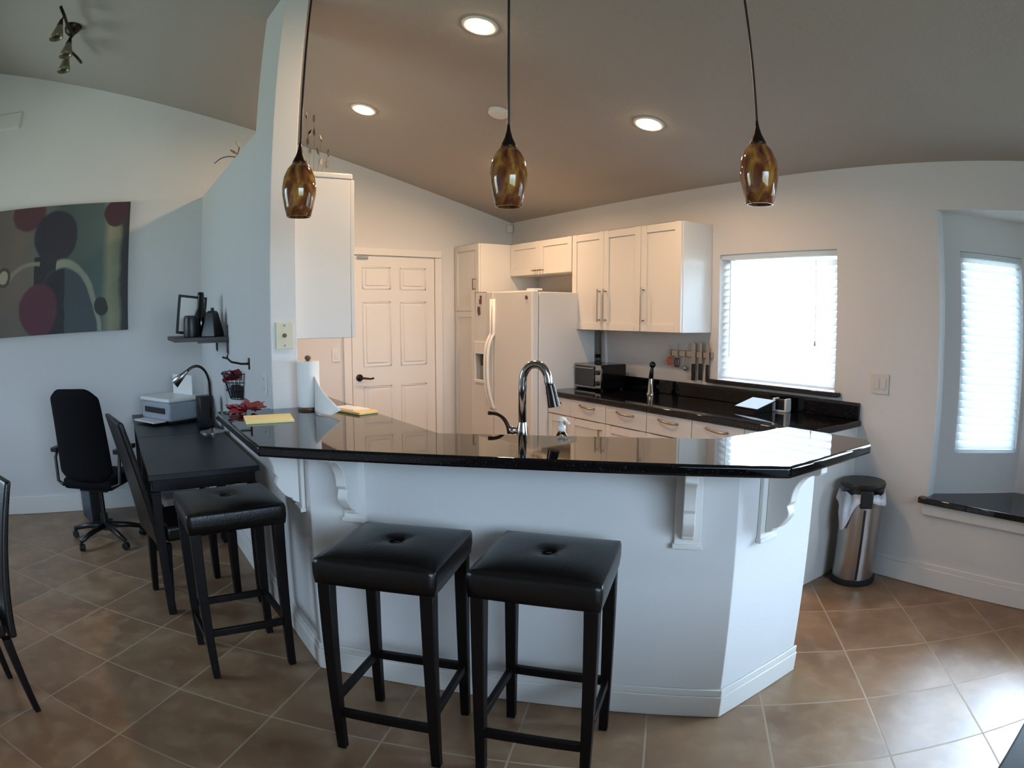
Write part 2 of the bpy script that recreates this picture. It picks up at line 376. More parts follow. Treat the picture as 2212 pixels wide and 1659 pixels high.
# wall with the kitchen window and the bay
WX0, WX1, WZ0, WZ1 = 2.655, 3.592, 1.066, 1.935
BX0, BX1, BZ0, BZ1 = 4.305, 6.55, 0.50, 2.15
mb = MB()
mb.box(-0.12, 0, 0, WX0, 0.15, H + 0.02).box(WX0, 0, 0, WX1, 0.15, WZ0 - 0.02).box(WX0, 0, WZ1, WX1, 0.15, H + 0.02).box(WX1, 0, 0, BX0, 0.15, H + 0.02)
mb.box(BX0, 0, 0, BX1, 0.15, BZ0).box(BX0, 0, BZ1, BX1, 0.15, H + 0.02).box(BX1, 0, 0, XE + 0.12, 0.15, H + 0.02)
struct(mb, 'wall_right', M['wall'])
# wall behind the camera with an unseen wide window, its size and height set for daylight
mb = MB(); yz = lambda y0, y1: [(y0, 0), (y1, 0), (y1, ceil_z(y1) + 0.02), (y0, ceil_z(y0) + 0.02)]
mb.prism(yz(YF, -5.2), XE, XE + 0.12, 'x').prism(yz(-1.6, 0.0), XE, XE + 0.12, 'x').box(XE, -5.2, 0, XE + 0.12, -1.6, 1.15).prism([(-5.2, 2.75), (-1.6, 2.75), (-1.6, ceil_z(-1.6) + 0.02), (-5.2, ceil_z(-5.2) + 0.02)], XE, XE + 0.12, 'x')
struct(mb, 'wall_rear', M['wall'])
d = struct(MB().box(XE + 0.02, -5.2, 1.15, XE + 0.08, -5.14, 2.75).box(XE + 0.02, -1.66, 1.15, XE + 0.08, -1.6, 2.75).box(XE + 0.02, -5.14, 2.69, XE + 0.08, -1.66, 2.75).box(XE + 0.02, -3.43, 1.21, XE + 0.08, -3.37, 2.69).box(XE + 0.02, -5.14, 1.15, XE + 0.08, -1.66, 1.21), 'window_6', M['trim'], bevel=0.004)
MB().box(XE + 0.045, -5.14, 1.21, XE + 0.05, -1.66, 2.69).build('glass', M['pane'], d)
# partition: low wing wall, then the full height column at its end
mb = MB().box(0, -3.01, 0, 2.10, -2.88, 2.50)
mb.prism([(-3.01, 0), (-2.88, 0), (-2.88, ceil_z(-2.88) + 0.02), (-3.01, ceil_z(-3.01) + 0.02)], 2.10, 2.50, 'x')
struct(mb, 'wall_left', M['wall'], bevel=0.004)
# knee wall under the bar
KO = [(2.50, -3.01), (3.10, -3.015), (4.325, -1.89), (4.31, -1.37)]
KI = [(4.20, -1.37), (4.205, -1.835), (3.055, -2.89), (2.50, -2.88)]
struct(MB().prism(KO + KI, 0, 1.029), 'wall_bar', M['wall'], bevel=0.003)

# bay recess
A0, A1 = Vector((4.305, 0.10)), Vector((4.80, 0.485))
B0, B1 = Vector((6.55, 0.10)), Vector((6.05, 0.485))
def wall_seg(mb, p, q, z0, z1, th=0.12):
    d = (q - p).normalized(); nn = Vector((-d.y, d.x)) * th
    mb.prism([tuple(p), tuple(q), tuple(q + nn), tuple(p + nn)], z0, z1)
def window_seg(mb, p, q, a, b, z0, z1, zb, zt):
    d = (q - p).normalized()
    wall_seg(mb, p, p + d * a, zb, zt); wall_seg(mb, p + d * b, q, zb, zt)
    wall_seg(mb, p + d * a, p + d * b, zb, z0); wall_seg(mb, p + d * a, p + d * b, z1, zt)
BB, BT = 0.46, 2.19
mb = MB()
window_seg(mb, A0, A1, 0.115, 0.595, 0.775, 1.935, BB, BT)
window_seg(mb, A1, B1, 0.12, 1.13, 0.775, 1.935, BB, BT)
window_seg(mb, B1, B0, 0.035, 0.51, 0.775, 1.935, BB, BT)
mb.prism([(4.24, 0.15), (4.305, 0.15), (4.305, 0.10), (4.22, 0.20), (4.22, 0.22)], BB, BT)
struct(mb, 'wall_bay', M['wall'])
struct(MB().prism([(4.20, 0.151), (6.65, 0.151), (6.65, 0.2), (6.1, 0.6), (4.78, 0.6), (4.20, 0.2)], BZ1, 2.185), 'trim_1', M['trim'])
o = MB().prism([(4.262, -0.05), (6.60, -0.05), (6.60, -0.002), (6.545, -0.002), (6.545, 0.098), (6.045, 0.482), (4.805, 0.482), (4.31, 0.098), (4.31, -0.002), (4.262, -0.002)], 0.50, 0.535).build('window_bench', M['granite'], bevel=0.006)
tag(o, 'black stone window seat ledge below the bay window beside the steel trash can', 'window seat')
struct(MB().box(4.29, -0.02, 0.43, 6.58, -0.001, 0.499), 'trim_2', M['trim'], bevel=0.004)

# windows: frames, glass
def window(name, p, q, z0, z1, depth=0.06, inset=0.05):
    d = (q - p).normalized(); nn = Vector((-d.y, d.x)); p = p + nn * inset; q = q + nn * inset
    L_ = (q - p).length; fr = MB(); t = 0.035
    def seg(a, b, za, zb, dep=depth):
        P = p + d * a; Q = p + d * b
        fr.prism([tuple(P), tuple(Q), tuple(Q + nn * dep), tuple(P + nn * dep)], za, zb)
    seg(0.001, t, z0 + 0.001, z1 - 0.001); seg(L_ - t, L_ - 0.001, z0 + 0.001, z1 - 0.001); seg(t, L_ - t, z0 + 0.001, z0 + t); seg(t, L_ - t, z1 - t, z1 - 0.001)
    f = struct(fr, name, M['trim'])
    g = MB(); P = p + d * t + nn * 0.03; Q = p + d * (L_ - t) + nn * 0.03
    g.prism([tuple(P), tuple(Q), tuple(Q + nn * 0.004), tuple(P + nn * 0.004)], z0 + t, z1 - t)
    g.build('glass', M['pane'], f)
    return f
window('window_1', Vector((WX0, 0.0)), Vector((WX1, 0.0)), WZ0, WZ1, inset=0.08)
dA = (A1 - A0).normalized(); window('window_2', A0 + dA * 0.115, A0 + dA * 0.595, 0.775, 1.935)
window('window_3', A1 + Vector((0.12, 0)), A1 + Vector((1.13, 0)), 0.775, 1.935)
dB = (B0 - B1).normalized(); window('window_4', B1 + dB * 0.035, B1 + dB * 0.51, 0.775, 1.935)

def blind(label, p, q, z0, z1, off, tilt=52, pitch=0.0465, group=None, cord=True):
    """horizontal slat blind hung between plan points p and q"""
    d = (q - p).normalized(); nn = Vector((-d.y, d.x)); Lw = (q - p).length
    ang = math.atan2(d.y, d.x)
    t = thing('window_blind', label, 'window blind', (p.x + nn.x * off, p.y + nn.y * off, 0), ang, group)
    MB().box(0.004, -0.028, z1 - 0.034, Lw - 0.004, 0.028, z1 - 0.004).build('headrail', M['slat'], t, bevel=0.003)
    sl = MB(); z = z0 + 0.045; w2 = 0.0245
    while z < z1 - 0.045:
        a = radians(tilt); dy, dz = w2 * cos(a), w2 * sin(a)
        b_ = MB.__new__(MB)
        vs_ = []
        for x in (0.008, Lw - 0.008):
            for yy, zz in ((-dy, -dz), (0, 0.0025), (dy, dz)):
                vs_.append(sl.bm.verts.new((x, yy, z + zz)))
                vs_.append(sl.bm.verts.new((x, yy - 0.0008, z + zz + 0.0025)))
        # lower/upper strips
        A = vs_[:6]; B = vs_[6:]
        for i0, i1 in ((0, 2), (2, 4)):
            sl.bm.faces.new((A[i0], A[i1], B[i1], B[i0])); sl.bm.faces.new((A[i0 + 1], B[i0 + 1], B[i1 + 1], A[i1 + 1]))
        for i0 in (0, 4): sl.bm.faces.new((A[i0], B[i0], B[i0 + 1], A[i0 + 1]))
        z += pitch
    sl.build('slats', M['slat'], t, smooth=False)
    MB().box(0.006, -0.025, z0 + 0.004, Lw - 0.006, 0.025, z0 + 0.022).build('bottom_rail', M['slat'], t, bevel=0.003)
    if cord:
        MB().tube([(0.09, -0.034, z1 - 0.05), (0.09, -0.034, z0 + 0.32), (0.09, -0.034, z0 + 0.16)], 0.0022, 6).build('tilt_wand', M['grey_plastic'], t)
        MB().tube([(Lw - 0.16, -0.034, z1 - 0.05), (Lw - 0.16, -0.034, z0 + 0.30)], 0.0012, 5).tube([(Lw - 0.16, -0.034, z0 + 0.305), (Lw - 0.16, -0.034, z0 + 0.27)], [0.003, 0.007], 8).build('cord_tassel', M['grey_plastic'], t)
    return t
blind('white slat blind in the square kitchen window above the black sill', Vector((WX0, 0)), Vector((WX1, 0)), WZ0, WZ1, 0.04)
blind('narrow white slat blind on the angled side window of the bay', A0 + dA * 0.115, A0 + dA * 0.595, 0.775, 1.935, 0.02, cord=False)
blind('wide white slat blind on the middle window of the bay', A1 + Vector((0.12, 0)), A1 + Vector((1.13, 0)), 0.775, 1.935, 0.02, cord=False, tilt=35)

# window sill of black stone
tag(MB().box(2.60, -0.045, 1.036, 3.64, -0.001, 1.064).build('stone_sill', M['granite'], bevel=0.004), 'black stone sill under the kitchen window blind', 'window sill')

# baseboards
def base(name, pts, hh=0.145, th=0.015, side=1):
    mb = MB()
    for p, q in zip(pts, pts[1:]):
        p = Vector(p); q = Vector(q); d = (q - p).normalized(); nn = Vector((d.y, -d.x)) * side
        e = d * th * 0.5
        mb.prism([tuple(p - e), tuple(q + e), tuple(q + e + nn * th), tuple(p - e + nn * th)], 0.001, hh - 0.03)
        mb.prism([tuple(p - e), tuple(q + e), tuple(q + e + nn * th * 0.65), tuple(p - e + nn * th * 0.65)], hh - 0.03, hh)
    return struct(mb, name, M['trim'], bevel=0.003)
base('baseboard_right', [(3.80, -0.001), (8.98, -0.001)])
base('baseboard_left', [(0.016, -3.011), (2.50, -3.011)])
base('baseboard_bar', [(2.50, -3.011), (3.103, -3.016), (4.327, -1.891), (4.312, -1.37)], hh=0.125)
base('baseboard_back', [(0.001, YF + 0.01), (0.001, -3.03)])

# ------------------------------------------------------------------ back door
YD1, YD0, DH = -0.883, -1.711, 2.035
d = struct(MB().box(0.002, YD0 + 0.003, 0.008, 0.022, YD1 - 0.003, DH - 0.004), 'door_1', M['trim'])
def panel(y0, y1, z0, z1):
    m_ = MB()
    m_.box(0.022, y0, z0, 0.0275, y1, z0 + 0.012).box(0.022, y0, z1 - 0.012, 0.0275, y1, z1).box(0.022, y0, z0, 0.0275, y0 + 0.012, z1).box(0.022, y1 - 0.012, z0, 0.0275, y1, z1)
    m_.box(0.022, y0 + 0.03, z0 + 0.03, 0.0285, y1 - 0.03, z1 - 0.03)
    m_.build('raised_panel', M['trim'], d, bevel=0.004)
for (y0, y1) in ((-1.60, -1.335), (-1.235, -0.98)):
    panel(y0, y1, 1.74, 1.935); panel(y0, y1, 1.045, 1.625); panel(y0, y1, 0.20, 0.86)
MB().lathe([(0.032, 0), (0.032, 0.008), (0.02, 0.014)], (0.022, -1.645, 0.945), 20, axis='x').build('lever_rose', M['bronze'], d, smooth='auto')
MB().tube([(0.034, -1.645, 0.945), (0.075, -1.645, 0.945), (0.082, -1.63, 0.945), (0.08, -1.56, 0.935), (0.078, -1.53, 0.94)], [0.011, 0.011, 0.010, 0.008, 0.009], 10).build('door_handle', M['bronze'], d, smooth=True)
mb = MB().box(0.001, YD1 + 0.003, 0, 0.03, YD1 + 0.075, DH + 0.003).box(0.001, YD0 - 0.075, 0, 0.03, YD0 - 0.003, DH + 0.003).box(0.001, YD0 - 0.075, DH + 0.006, 0.03, YD1 + 0.075, DH + 0.075)
struct(mb, 'trim_3', M['trim'], bevel=0.004)
tag(MB().box(0.023, YD0 + 0.06, 2.005, 0.042, YD0 + 0.16, 2.028).build('door_sensor', M['grey_plastic'], bevel=0.003), 'small grey alarm sensor at the top corner of the six panel door', 'sensor')

# ------------------------------------------------------------------ cabinets
def shaker(mb, x0, x1, z0, z1, y, t=0.02, rail=0.055):
    """door facing -y, front face at y"""
    g = 0.0015; x0 += g; x1 -= g; z0 += g; z1 -= g
    mb.box(x0, y, z0, x0 + rail, y + t, z1).box(x1 - rail, y, z0, x1, y + t, z1)
    mb.box(x0 + rail, y, z0, x1 - rail, y + t, z0 + rail).box(x0 + rail, y, z1 - rail, x1 - rail, y + t, z1)
    mb.box(x0 + rail, y + 0.008, z0 + rail, x1 - rail, y + t, z1 - rail)
    return mb
def pull(p, q, out=(0, -0.03, 0), r=0.006):
    p, q, o_ = Vector(p), Vector(q), Vector(out); d = (q - p)
    mb = MB().tube([p + o_ - d * 0.08, q + o_ + d * 0.08], r, 10)
    mb.tube([p, p + o_], r * 0.8, 8).tube([q, q + o_], r * 0.8, 8); return mb
def cabinet(label, x0, x1, z0, z1, yf, doors, group=None, cat='cabinet', name='wall_cabinet'):
    t = thing(name, label, cat, (x0, 0, z0), 0, group)
    inv = Matrix.Translation((-x0, 0, -z0))
    MB().box(x0, yf + 0.021, z0, x1, -0.002, z1).xf(inv).build('body', M['cab'], t, bevel=0.002)
    for (a, b, za, zb, hp) in doors:
        dd = shaker(MB(), a, b, za, zb, yf).xf(inv).build('cabinet_door', M['cab'], t, bevel=0.002)
        if hp: pull(*hp).xf(inv).build('handle', M['pull'], dd, smooth='auto')
    return t
ub, ut, ud = 1.39, 2.152, -0.325
G1 = 'white wall cabinets over the window wall counter'
cabinet('double door white wall cabinet between fridge and single door cabinet', 1.397, 2.193, ub, ut, ud,
        [(1.40, 1.789, ub, ut, ((1.752, ud, 1.47), (1.752, ud, 1.69))), (1.789, 2.192, ub, ut, ((1.822, ud, 1.47), (1.822, ud, 1.69)))], G1)
cabinet('single door white wall cabinet nearest the kitchen window', 2.195, 2.587, ub, ut, ud,
        [(2.196, 2.586, ub, ut, ((2.234, ud, 1.47), (2.234, ud, 1.69)))], G1)
cabinet('short white cabinet above the refrigerator with two small doors', 0.475, 1.395, 1.86, ut, ud,
        [(0.477, 0.938, 1.86, ut, ((0.87, ud, 1.895), (0.915, ud, 1.895))), (0.938, 1.393, 1.86, ut, ((0.955, ud, 1.895), (1.0, ud, 1.895)))], G1)
cabinet('tall white pantry cabinet between six panel door and refrigerator', 0.002, 0.473, 0.0, ut, -0.664,
        [(0.02, 0.471, 1.54, ut, ((0.412, -0.664, 1.74), (0.412, -0.664, 1.83))), (0.02, 0.471, 0.1, 1.54, ((0.412, -0.664, 1.15), (0.412, -0.664, 1.35)))], None, 'pantry cabinet', 'pantry_cabinet')
# cabinet on the kitchen side of the wing wall: doors face +y
t = thing('wall_cabinet', 'white wall cabinet seen end-on beside the column above the paper towels', 'cabinet', (1.3, -2.88, 1.395))
MB().box(0.25, 0.001, 0, 1.1, 0.315, 0.815).build('body', M['cab'], t, bevel=0.003)
for a, b in ((0.252, 0.674), (0.676, 1.098)):
    m_ = MB(); shaker(m_, a, b, 0, 0.815, 0).xf(Matrix.Translation((0, 0.337, 0)) @ Matrix.Diagonal((1, -1, 1, 1)))
    dd = m_.build('cabinet_door', M['cab'], t, bevel=0.002)
    hx = b - 0.04 if a < 0.5 else a + 0.04
    pull((hx, 0.337, 0.08), (hx, 0.337, 0.25), (0, 0.03, 0)).build('handle', M['pull'], dd, smooth='auto')
MB().box(0.25, 0.001, 0.816, 1.105, 0.325, 0.845).build('crown_molding', M['cab'], t, bevel=0.006)

# base cabinets along the window wall
xs = [1.475, 1.757, 2.165, 2.573, 2.968, 3.371, 3.778]
labs = ['narrow white base cabinet right beside the refrigerator', 'white base cabinet second from the refrigerator', 'white base cabinet third from the refrigerator',
        'white base cabinet fourth from the refrigerator', 'white base cabinet second from the counter end near the trash can', 'white base cabinet at the counter end beside the trash can']
for i, (a, b) in enumerate(zip(xs, xs[1:])):
    t = thing('base_cabinet', labs[i], 'cabinet', (a, 0, 0), 0, 'white base cabinets along the window wall')
    w_ = b - a
    MB().box(0.0005, -0.595, 0.10, w_ - 0.0005, -0.003, 0.874).box(0.0005, -0.53, 0, w_ - 0.0005, -0.003, 0.10).build('body', M['cab'], t, bevel=0.001)
    dr = MB().box(0.003, -0.615, 0.735, w_ - 0.003, -0.5955, 0.868).build('drawer', M['cab'], t, bevel=0.003)
    c_ = w_ / 2; hw = 0.085 if w_ > 0.3 else 0.03
    MB().tube(bez((c_ - hw, -0.616, 0.835), (c_ - hw * 0.8, -0.66, 0.84), (c_ + hw * 0.8, -0.66, 0.818), (c_ + hw, -0.616, 0.826)), 0.0065, 8).build('handle', M['pull'], dr, smooth=True)
    dd = shaker(MB(), 0.0015, w_ - 0.0015, 0.105, 0.73, -0.615, t=0.0195).build('cabinet_door', M['cab'], t, bevel=0.002)
    pull((w_ - 0.04, -0.615, 0.56), (w_ - 0.04, -0.615, 0.68)).build('handle', M['pull'], dd, smooth='auto')
tag(MB().box(1.472, -0.637, 0.8755, 3.80, -0.002, 0.914).build('kitchen_countertop', M['granite'], bevel=0.006), 'polished black stone countertop along the window wall', 'countertop')
tag(MB().box(1.472, -0.024, 0.9145, 3.785, -0.002, 1.016).build('backsplash', M['granite'], bevel=0.003), 'low black stone backsplash strip behind the window wall counter', 'backsplash')

# sink side, behind the bar
tag(MB().prism([(0.003, -2.877), (3.05, -2.877), (4.195, -1.83), (4.195, -1.375), (3.57, -1.375), (3.57, -1.60), (2.80, -2.235), (0.003, -2.235)], 0.8755, 0.914).build('sink_countertop', M['granite'], bevel=0.005), 'lower black stone sink counter behind the raised bar', 'countertop')
t = thing('sink_base_cabinet', 'white sink base cabinets below the lower counter behind the bar', 'cabinet', (3.2, -2.2, 0))
iv = Matrix.Translation((-3.2, 2.2, 0))
MB().prism([(0.06, -2.87), (3.04, -2.87), (4.185, -1.825), (4.185, -1.40), (3.61, -1.40), (3.61, -1.62), (2.82, -2.275), (0.06, -2.275)], 0.1, 0.874).xf(iv).build('body', M['cab'], t, bevel=0.002)
for i in range(6):
    x0 = 0.08 + i * 0.45
    dd = shaker(MB(), x0, x0 + 0.445, 0.11, 0.86, 0).xf(Matrix.Translation((-3.2, 2.2 - 2.253, 0)) @ Matrix.Diagonal((1, -1, 1, 1))).build('cabinet_door', M['cab'], t, bevel=0.002)
# inset sink
sa = math.atan2(1.125, 1.225)
t = thing('kitchen_sink', 'steel sink basin set in the lower counter behind the bar', 'sink', (3.34, -2.03, 0.915), sa)
MB().box(-0.30, -0.19, 0, 0.30, -0.165, 0.004).box(-0.30, 0.165, 0, 0.30, 0.19, 0.004).box(-0.30, -0.165, 0, -0.275, 0.165, 0.004).box(0.275, -0.165, 0, 0.30, 0.165, 0.004).build('rim', M['sink'], t, bevel=0.002)
MB().box(-0.275, -0.165, 0.0, 0.275, 0.165, 0.001).build('basin', M['sink'], t)

# ------------------------------------------------------------------ raised bar top
BAR = [(2.46, -3.283), (3.405, -3.283), (4.612, -2.018), (4.60, -1.46), (4.55, -1.38), (4.163, -1.38), (4.163, -1.83), (3.50, -2.622), (2.2, -2.622), (2.2, -2.878), (2.503, -2.878), (2.503, -3.013), (2.46, -3.013)]
tag(MB().prism(BAR, 1.030, 1.068).build('bar_counter', M['granite'], bevel=0.009, seg=3), 'polished black stone bar top wrapping around the white half wall', 'bar top')

# corbels
def corbel(loc, rz, label):
    t = thing('corbel', label, 'corbel', loc, rz, 'white corbels under the bar top')
    # local: wall plane y=0, projects to -y, top z=0 downward
    MB().box(-0.047, -0.018, -0.315, 0.047, -0.001, -0.001).box(-0.053, -0.026, -0.330, 0.053, -0.001, -0.312).build('back_plate', M['trim'], t, bevel=0.003)
    pr = [(-0.019, -0.002), (-0.235, -0.002), (-0.235, -0.035)]
    for i in range(13):
        a = i / 12
        pr.append((-0.225 + 0.105 * sin(a * pi / 2), -0.045 - 0.115 * (1 - cos(a * pi / 2))))
    pr += [(-0.105, -0.175), (-0.115, -0.20)]
    for i in range(9):
        a = i / 8; pr.append((-0.112 + 0.06 * a, -0.215 - 0.055 * sin(a * pi / 2)))
    pr += [(-0.045, -0.285), (-0.019, -0.295)]
    MB().prism([(y, z) for y, z in pr], -0.021, 0.021, 'x').build('bracket', M['trim'], t, bevel=0.003)
    return t
ka = math.atan2(1.125, 1.225)
nrm = Vector((sin(ka), -cos(ka)))
def on_front(s):  # point on the diagonal face at parameter s (metres from the left corner)
    return Vector((3.10, -3.015)) + Vector((cos(ka), sin(ka))) * s
p = on_front(0.21); corbel((p.x, p.y, 1.028), ka, 'white scroll corbel under the left end of the bar front')
p = on_front(1.49); corbel((p.x, p.y, 1.028), ka, 'white scroll corbel under the right end of the bar front')
corbel((2.985, -3.0145, 1.028), 0, 'white corbel on the bar side above the stool by the desk')
corbel((4.3215, -1.72, 1.028), pi / 2, 'white corbel on the bar side facing the trash can')

# ------------------------------------------------------------------ faucet
t = thing('kitchen_faucet', 'tall brushed nickel pull-down faucet rising behind the bar', 'faucet', (3.565, -2.285, 0.9145), ka)
# local x runs along the bar (to the right in the photo)
MB().lathe([(0.033, 0), (0.033, 0.012), (0.026, 0.02), (0.027, 0.10), (0.021, 0.155), (0.016, 0.175)]).build('body', M['chrome'], t, smooth='auto')
arc = [(0, 0, 0.17), (0, 0, 0.33)] + [(0.052 - 0.052 * cos(a), 0, 0.338 + 0.068 * sin(a)) for a in [i * pi / 14 for i in range(0, 15)]] + [(0.113, 0, 0.31)]
MB().tube(arc, 0.0165, 16).build('spout', M['chrome'], t, smooth=True)
MB().tube([(0.110, 0, 0.325), (0.118, 0, 0.29), (0.128, 0, 0.24)], [0.0185, 0.021, 0.025], 16).build('spray_head', M['darkchrome'], t, smooth='auto')
MB().tube([(0, 0, 0.14), (-0.035, -0.0, 0.14)], [0.014, 0.016], 12).ball((-0.04, 0, 0.14), 0.018).build('valve', M['chrome'], t, smooth=True)
MB().tube(bez((-0.052, 0, 0.125), (-0.062, 0, 0.185), (-0.095, 0, 0.21), (-0.142, 0, 0.205)), [0.011, 0.010, 0.009, 0.0085, 0.008, 0.008, 0.0075, 0.007, 0.007, 0.007, 0.0075, 0.008, 0.0085, 0.0085], 10).build('lever', M['bronze'], t, smooth=True)
t = thing('soap_dispenser', 'small clear soap dispenser with white pump behind the bar beside the faucet', 'soap dispenser', (3.705, -2.195, 0.9145))
MB().lathe([(0.030, 0), (0.031, 0.004), (0.031, 0.10), (0.022, 0.135), (0.012, 0.15)]).build('bottle', M['glass'], t, smooth='auto')
MB().lathe([(0.027, 0.005), (0.027, 0.07)], seg=24).build('soap', M['plastic_white'], t, smooth='auto')
MB().lathe([(0.015, 0.15), (0.015, 0.17), (0.006, 0.172), (0.006, 0.19)]).tube([(0, 0, 0.192), (0.02, 0.0, 0.194), (0.045, 0, 0.185)], 0.006, 8).ball((0, 0, 0.195), 0.018, 0.6).build('pump', M['plastic_white'], t, smooth=True)

# ------------------------------------------------------------------ refrigerator
FX0, FX1, FY, FH = 0.515, 1.468, -0.77, 1.70
t = thing('refrigerator', 'white side-by-side refrigerator with water dispenser in the corner', 'refrigerator', (FX0, 0, 0))
W_ = FX1 - FX0; SP = 0.375
MB().box(0.0, FY + 0.07, 0.02, W_, -0.13, FH - 0.012).build('body', M['fridge'], t, bevel=0.006)
MB().box(0.02, FY + 0.09, 0.0, W_ - 0.02, FY + 0.14, 0.02).build('toe_grille', M['grey_plastic'], t)
fd = MB()
DX0, DX1, DZ0, DZ1 = 0.075, 0.265, 0.93, 1.26
fd.box(0.002, FY, 0.06, DX0, FY + 0.066, FH).box(DX1, FY, 0.06, SP - 0.003, FY + 0.066, FH).box(DX0, FY, 0.06, DX1, FY + 0.066, DZ0).box(DX0, FY, DZ1, DX1, FY + 0.066, FH).box(DX0, FY + 0.05, DZ0, DX1, FY + 0.066, DZ1)
fz = fd.build('freezer_door', M['fridge'], t, bevel=0.004)
dp = MB().box(DX0 - 0.012, FY - 0.008, DZ0 - 0.02, DX0 + 0.012, FY + 0.004, DZ1 + 0.012).box(DX1 - 0.012, FY - 0.008, DZ0 - 0.02, DX1 + 0.012, FY + 0.004, DZ1 + 0.012).box(DX0, FY - 0.012, 1.165, DX1, FY + 0.004, DZ1 + 0.012).box(DX0, FY - 0.02, DZ0 - 0.02, DX1, FY + 0.03, DZ0 + 0.005).build('dispenser_frame', M['plastic_white'], fz, bevel=0.003)
MB().box(DX0 + 0.012, FY + 0.046, DZ0 + 0.005, DX1 - 0.012, FY + 0.0495, 1.165).build('dispenser_recess', M['grey_plastic'], fz)
MB().box(DX0 + 0.05, FY + 0.02, 1.06, DX0 + 0.09, FY + 0.045, 1.16).box(DX0 + 0.10, FY + 0.02, 1.06, DX0 + 0.14, FY + 0.045, 1.16).build('dispenser_paddle', M['black'], fz, bevel=0.003)
MB().box(SP + 0.003, FY, 0.06, W_ - 0.002, FY + 0.066, FH).build('fridge_door', M['fridge'], t, bevel=0.012, seg=3)
for sx, nm in ((-1, 'freezer_handle'), (1, 'fridge_handle')):
    x = SP + sx * 0.022
    pts = [(x, FY - 0.006, 1.64), (x, FY - 0.010, 1.36)] + list(bez((x, FY - 0.010, 1.34), (x - 0.0, FY - 0.06, 1.28), (x + 0.0, FY - 0.075, 1.2), (x, FY - 0.07, 1.02))) + list(bez((x, FY - 0.07, 1.0), (x, FY - 0.065, 0.86), (x, FY - 0.04, 0.78), (x, FY - 0.006, 0.70)))
    MB().tube(pts, 0.0135, 10).build(nm, M['plastic_white'], t, smooth=True)
MB().box(W_ - 0.11, FY + 0.02, FH, W_ - 0.03, FY + 0.12, FH + 0.015).build('hinge_cover', M['plastic_white'], t, bevel=0.004)
def magnet(mb, label): tag(mb.build('fridge_magnet', M['maroon'], bevel=0.001), label, 'magnet', 'magnets on the refrigerator')
y = FY - 0.0005
magnet(MB().lathe([(0.014, -0.006), (0.014, 0)], (0.69, y, 1.66), 16, axis='y').box(0.665, y - 0.005, 1.60, 0.70, y, 1.645), 'small dark figure magnet high on the freezer door')
magnet(MB().prism([(0.65, 1.50), (0.68, 1.51), (0.675, 1.575), (0.64, 1.58), (0.632, 1.54)], y - 0.006, y, 'y'), 'brown leaf shaped magnet just below the figure magnet on the freezer door')
magnet(MB().lathe([(0.016, -0.006), (0.016, 0)], (1.392, y, 1.645), 16, axis='y'), 'round dark magnet at the top right corner of the refrigerator door')

# ------------------------------------------------------------------ things on the window wall counter
CZ = 0.9145
t = thing('toaster_oven', 'steel toaster oven with glass door on the counter beside the refrigerator', 'toaster oven', (1.64, -0.215, CZ))
MB().box(-0.165, -0.13, 0.015, 0.165, 0.13, 0.205).build('body', M['gloss_black'], t, bevel=0.008)
MB().box(-0.165, -0.1335, 0.015, -0.1555, -0.1302, 0.205).box(-0.1555, -0.1335, 0.191, 0.0945, -0.1302, 0.205).box(-0.1555, -0.1335, 0.015, 0.0945, -0.1302, 0.029).build('front_frame', M['steel'], t)
for sx in (-1, 1):
    for sy in (-1, 1): MB().cyl((sx * 0.14, sy * 0.10, 0), 0.012, 0.016, 12).build('foot', M['rubber'], t)
gd = MB().box(-0.155, -0.138, 0.03, 0.085, -0.1305, 0.19).build('glass_door', M['oven_glass'], t, bevel=0.003)
MB().tube([(-0.14, -0.139, 0.175), (-0.14, -0.16, 0.175), (0.07, -0.16, 0.175), (0.07, -0.139, 0.175)], 0.005, 8).build('handle', M['steel'], gd, smooth='auto')
MB().box(0.095, -0.134, 0.02, 0.16, -0.1305, 0.20).build('control_panel', M['steel'], t, bevel=0.001)
for z in (0.06, 0.145): MB().lathe([(0.018, -0.018), (0.019, 0)], (0.128, -0.1345, z), 18, axis='y').build('knob', M['black'], t, smooth='auto')
t = thing('jar_opener', 'chrome and black bottle opener stand with round black head on the counter', 'bottle', (2.155, -0.16, CZ))
MB().lathe([(0.034, 0), (0.034, 0.008), (0.026, 0.02), (0.018, 0.12)]).build('body', M['chrome'], t, smooth='auto')
MB().tube([(0, 0, 0.12), (0.006, 0, 0.18), (0.012, 0, 0.205)], [0.018, 0.015, 0.01], 14).build('neck', M['black'], t, smooth=True)
MB().ball((0.014, 0, 0.225), 0.024).build('head', M['gloss_black'], t, smooth=True)
# tablet on a stand
t = thing('tablet', 'tablet with bright pale screen propped low on the counter below the window', 'tablet', (3.135, -0.30, CZ), radians(-6))
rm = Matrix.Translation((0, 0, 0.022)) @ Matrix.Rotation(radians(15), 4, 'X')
MB().box(-0.10, 0, -0.004, 0.10, 0.18, 0.004).xf(rm).build('case', M['black'], t, bevel=0.002)
MB().box(-0.094, 0.006, 0.0042, 0.094, 0.174, 0.0052).xf(rm).build('screen', emit('bright_screen', (0.66, 0.82, 1.0), 0.95), t)  # pale brightness of the screen is set as emission
MB().prism([(0.01, 0.0), (0.165, 0.0), (0.165, 0.056), (0.01, 0.014)], -0.07, 0.07, 'x').build('stand', M['black'], t)
t = thing('napkin_holder', 'white square napkin holder with dark centre against the backsplash right of the tablet', 'napkin holder', (3.27, -0.10, CZ), radians(4))
MB().box(-0.05, -0.03, 0, 0.05, 0.03, 0.012).box(-0.05, -0.03, 0.012, -0.035, 0.03, 0.085).box(0.035, -0.03, 0.012, 0.05, 0.03, 0.085).build('holder', M['plastic_white'], t, bevel=0.002)
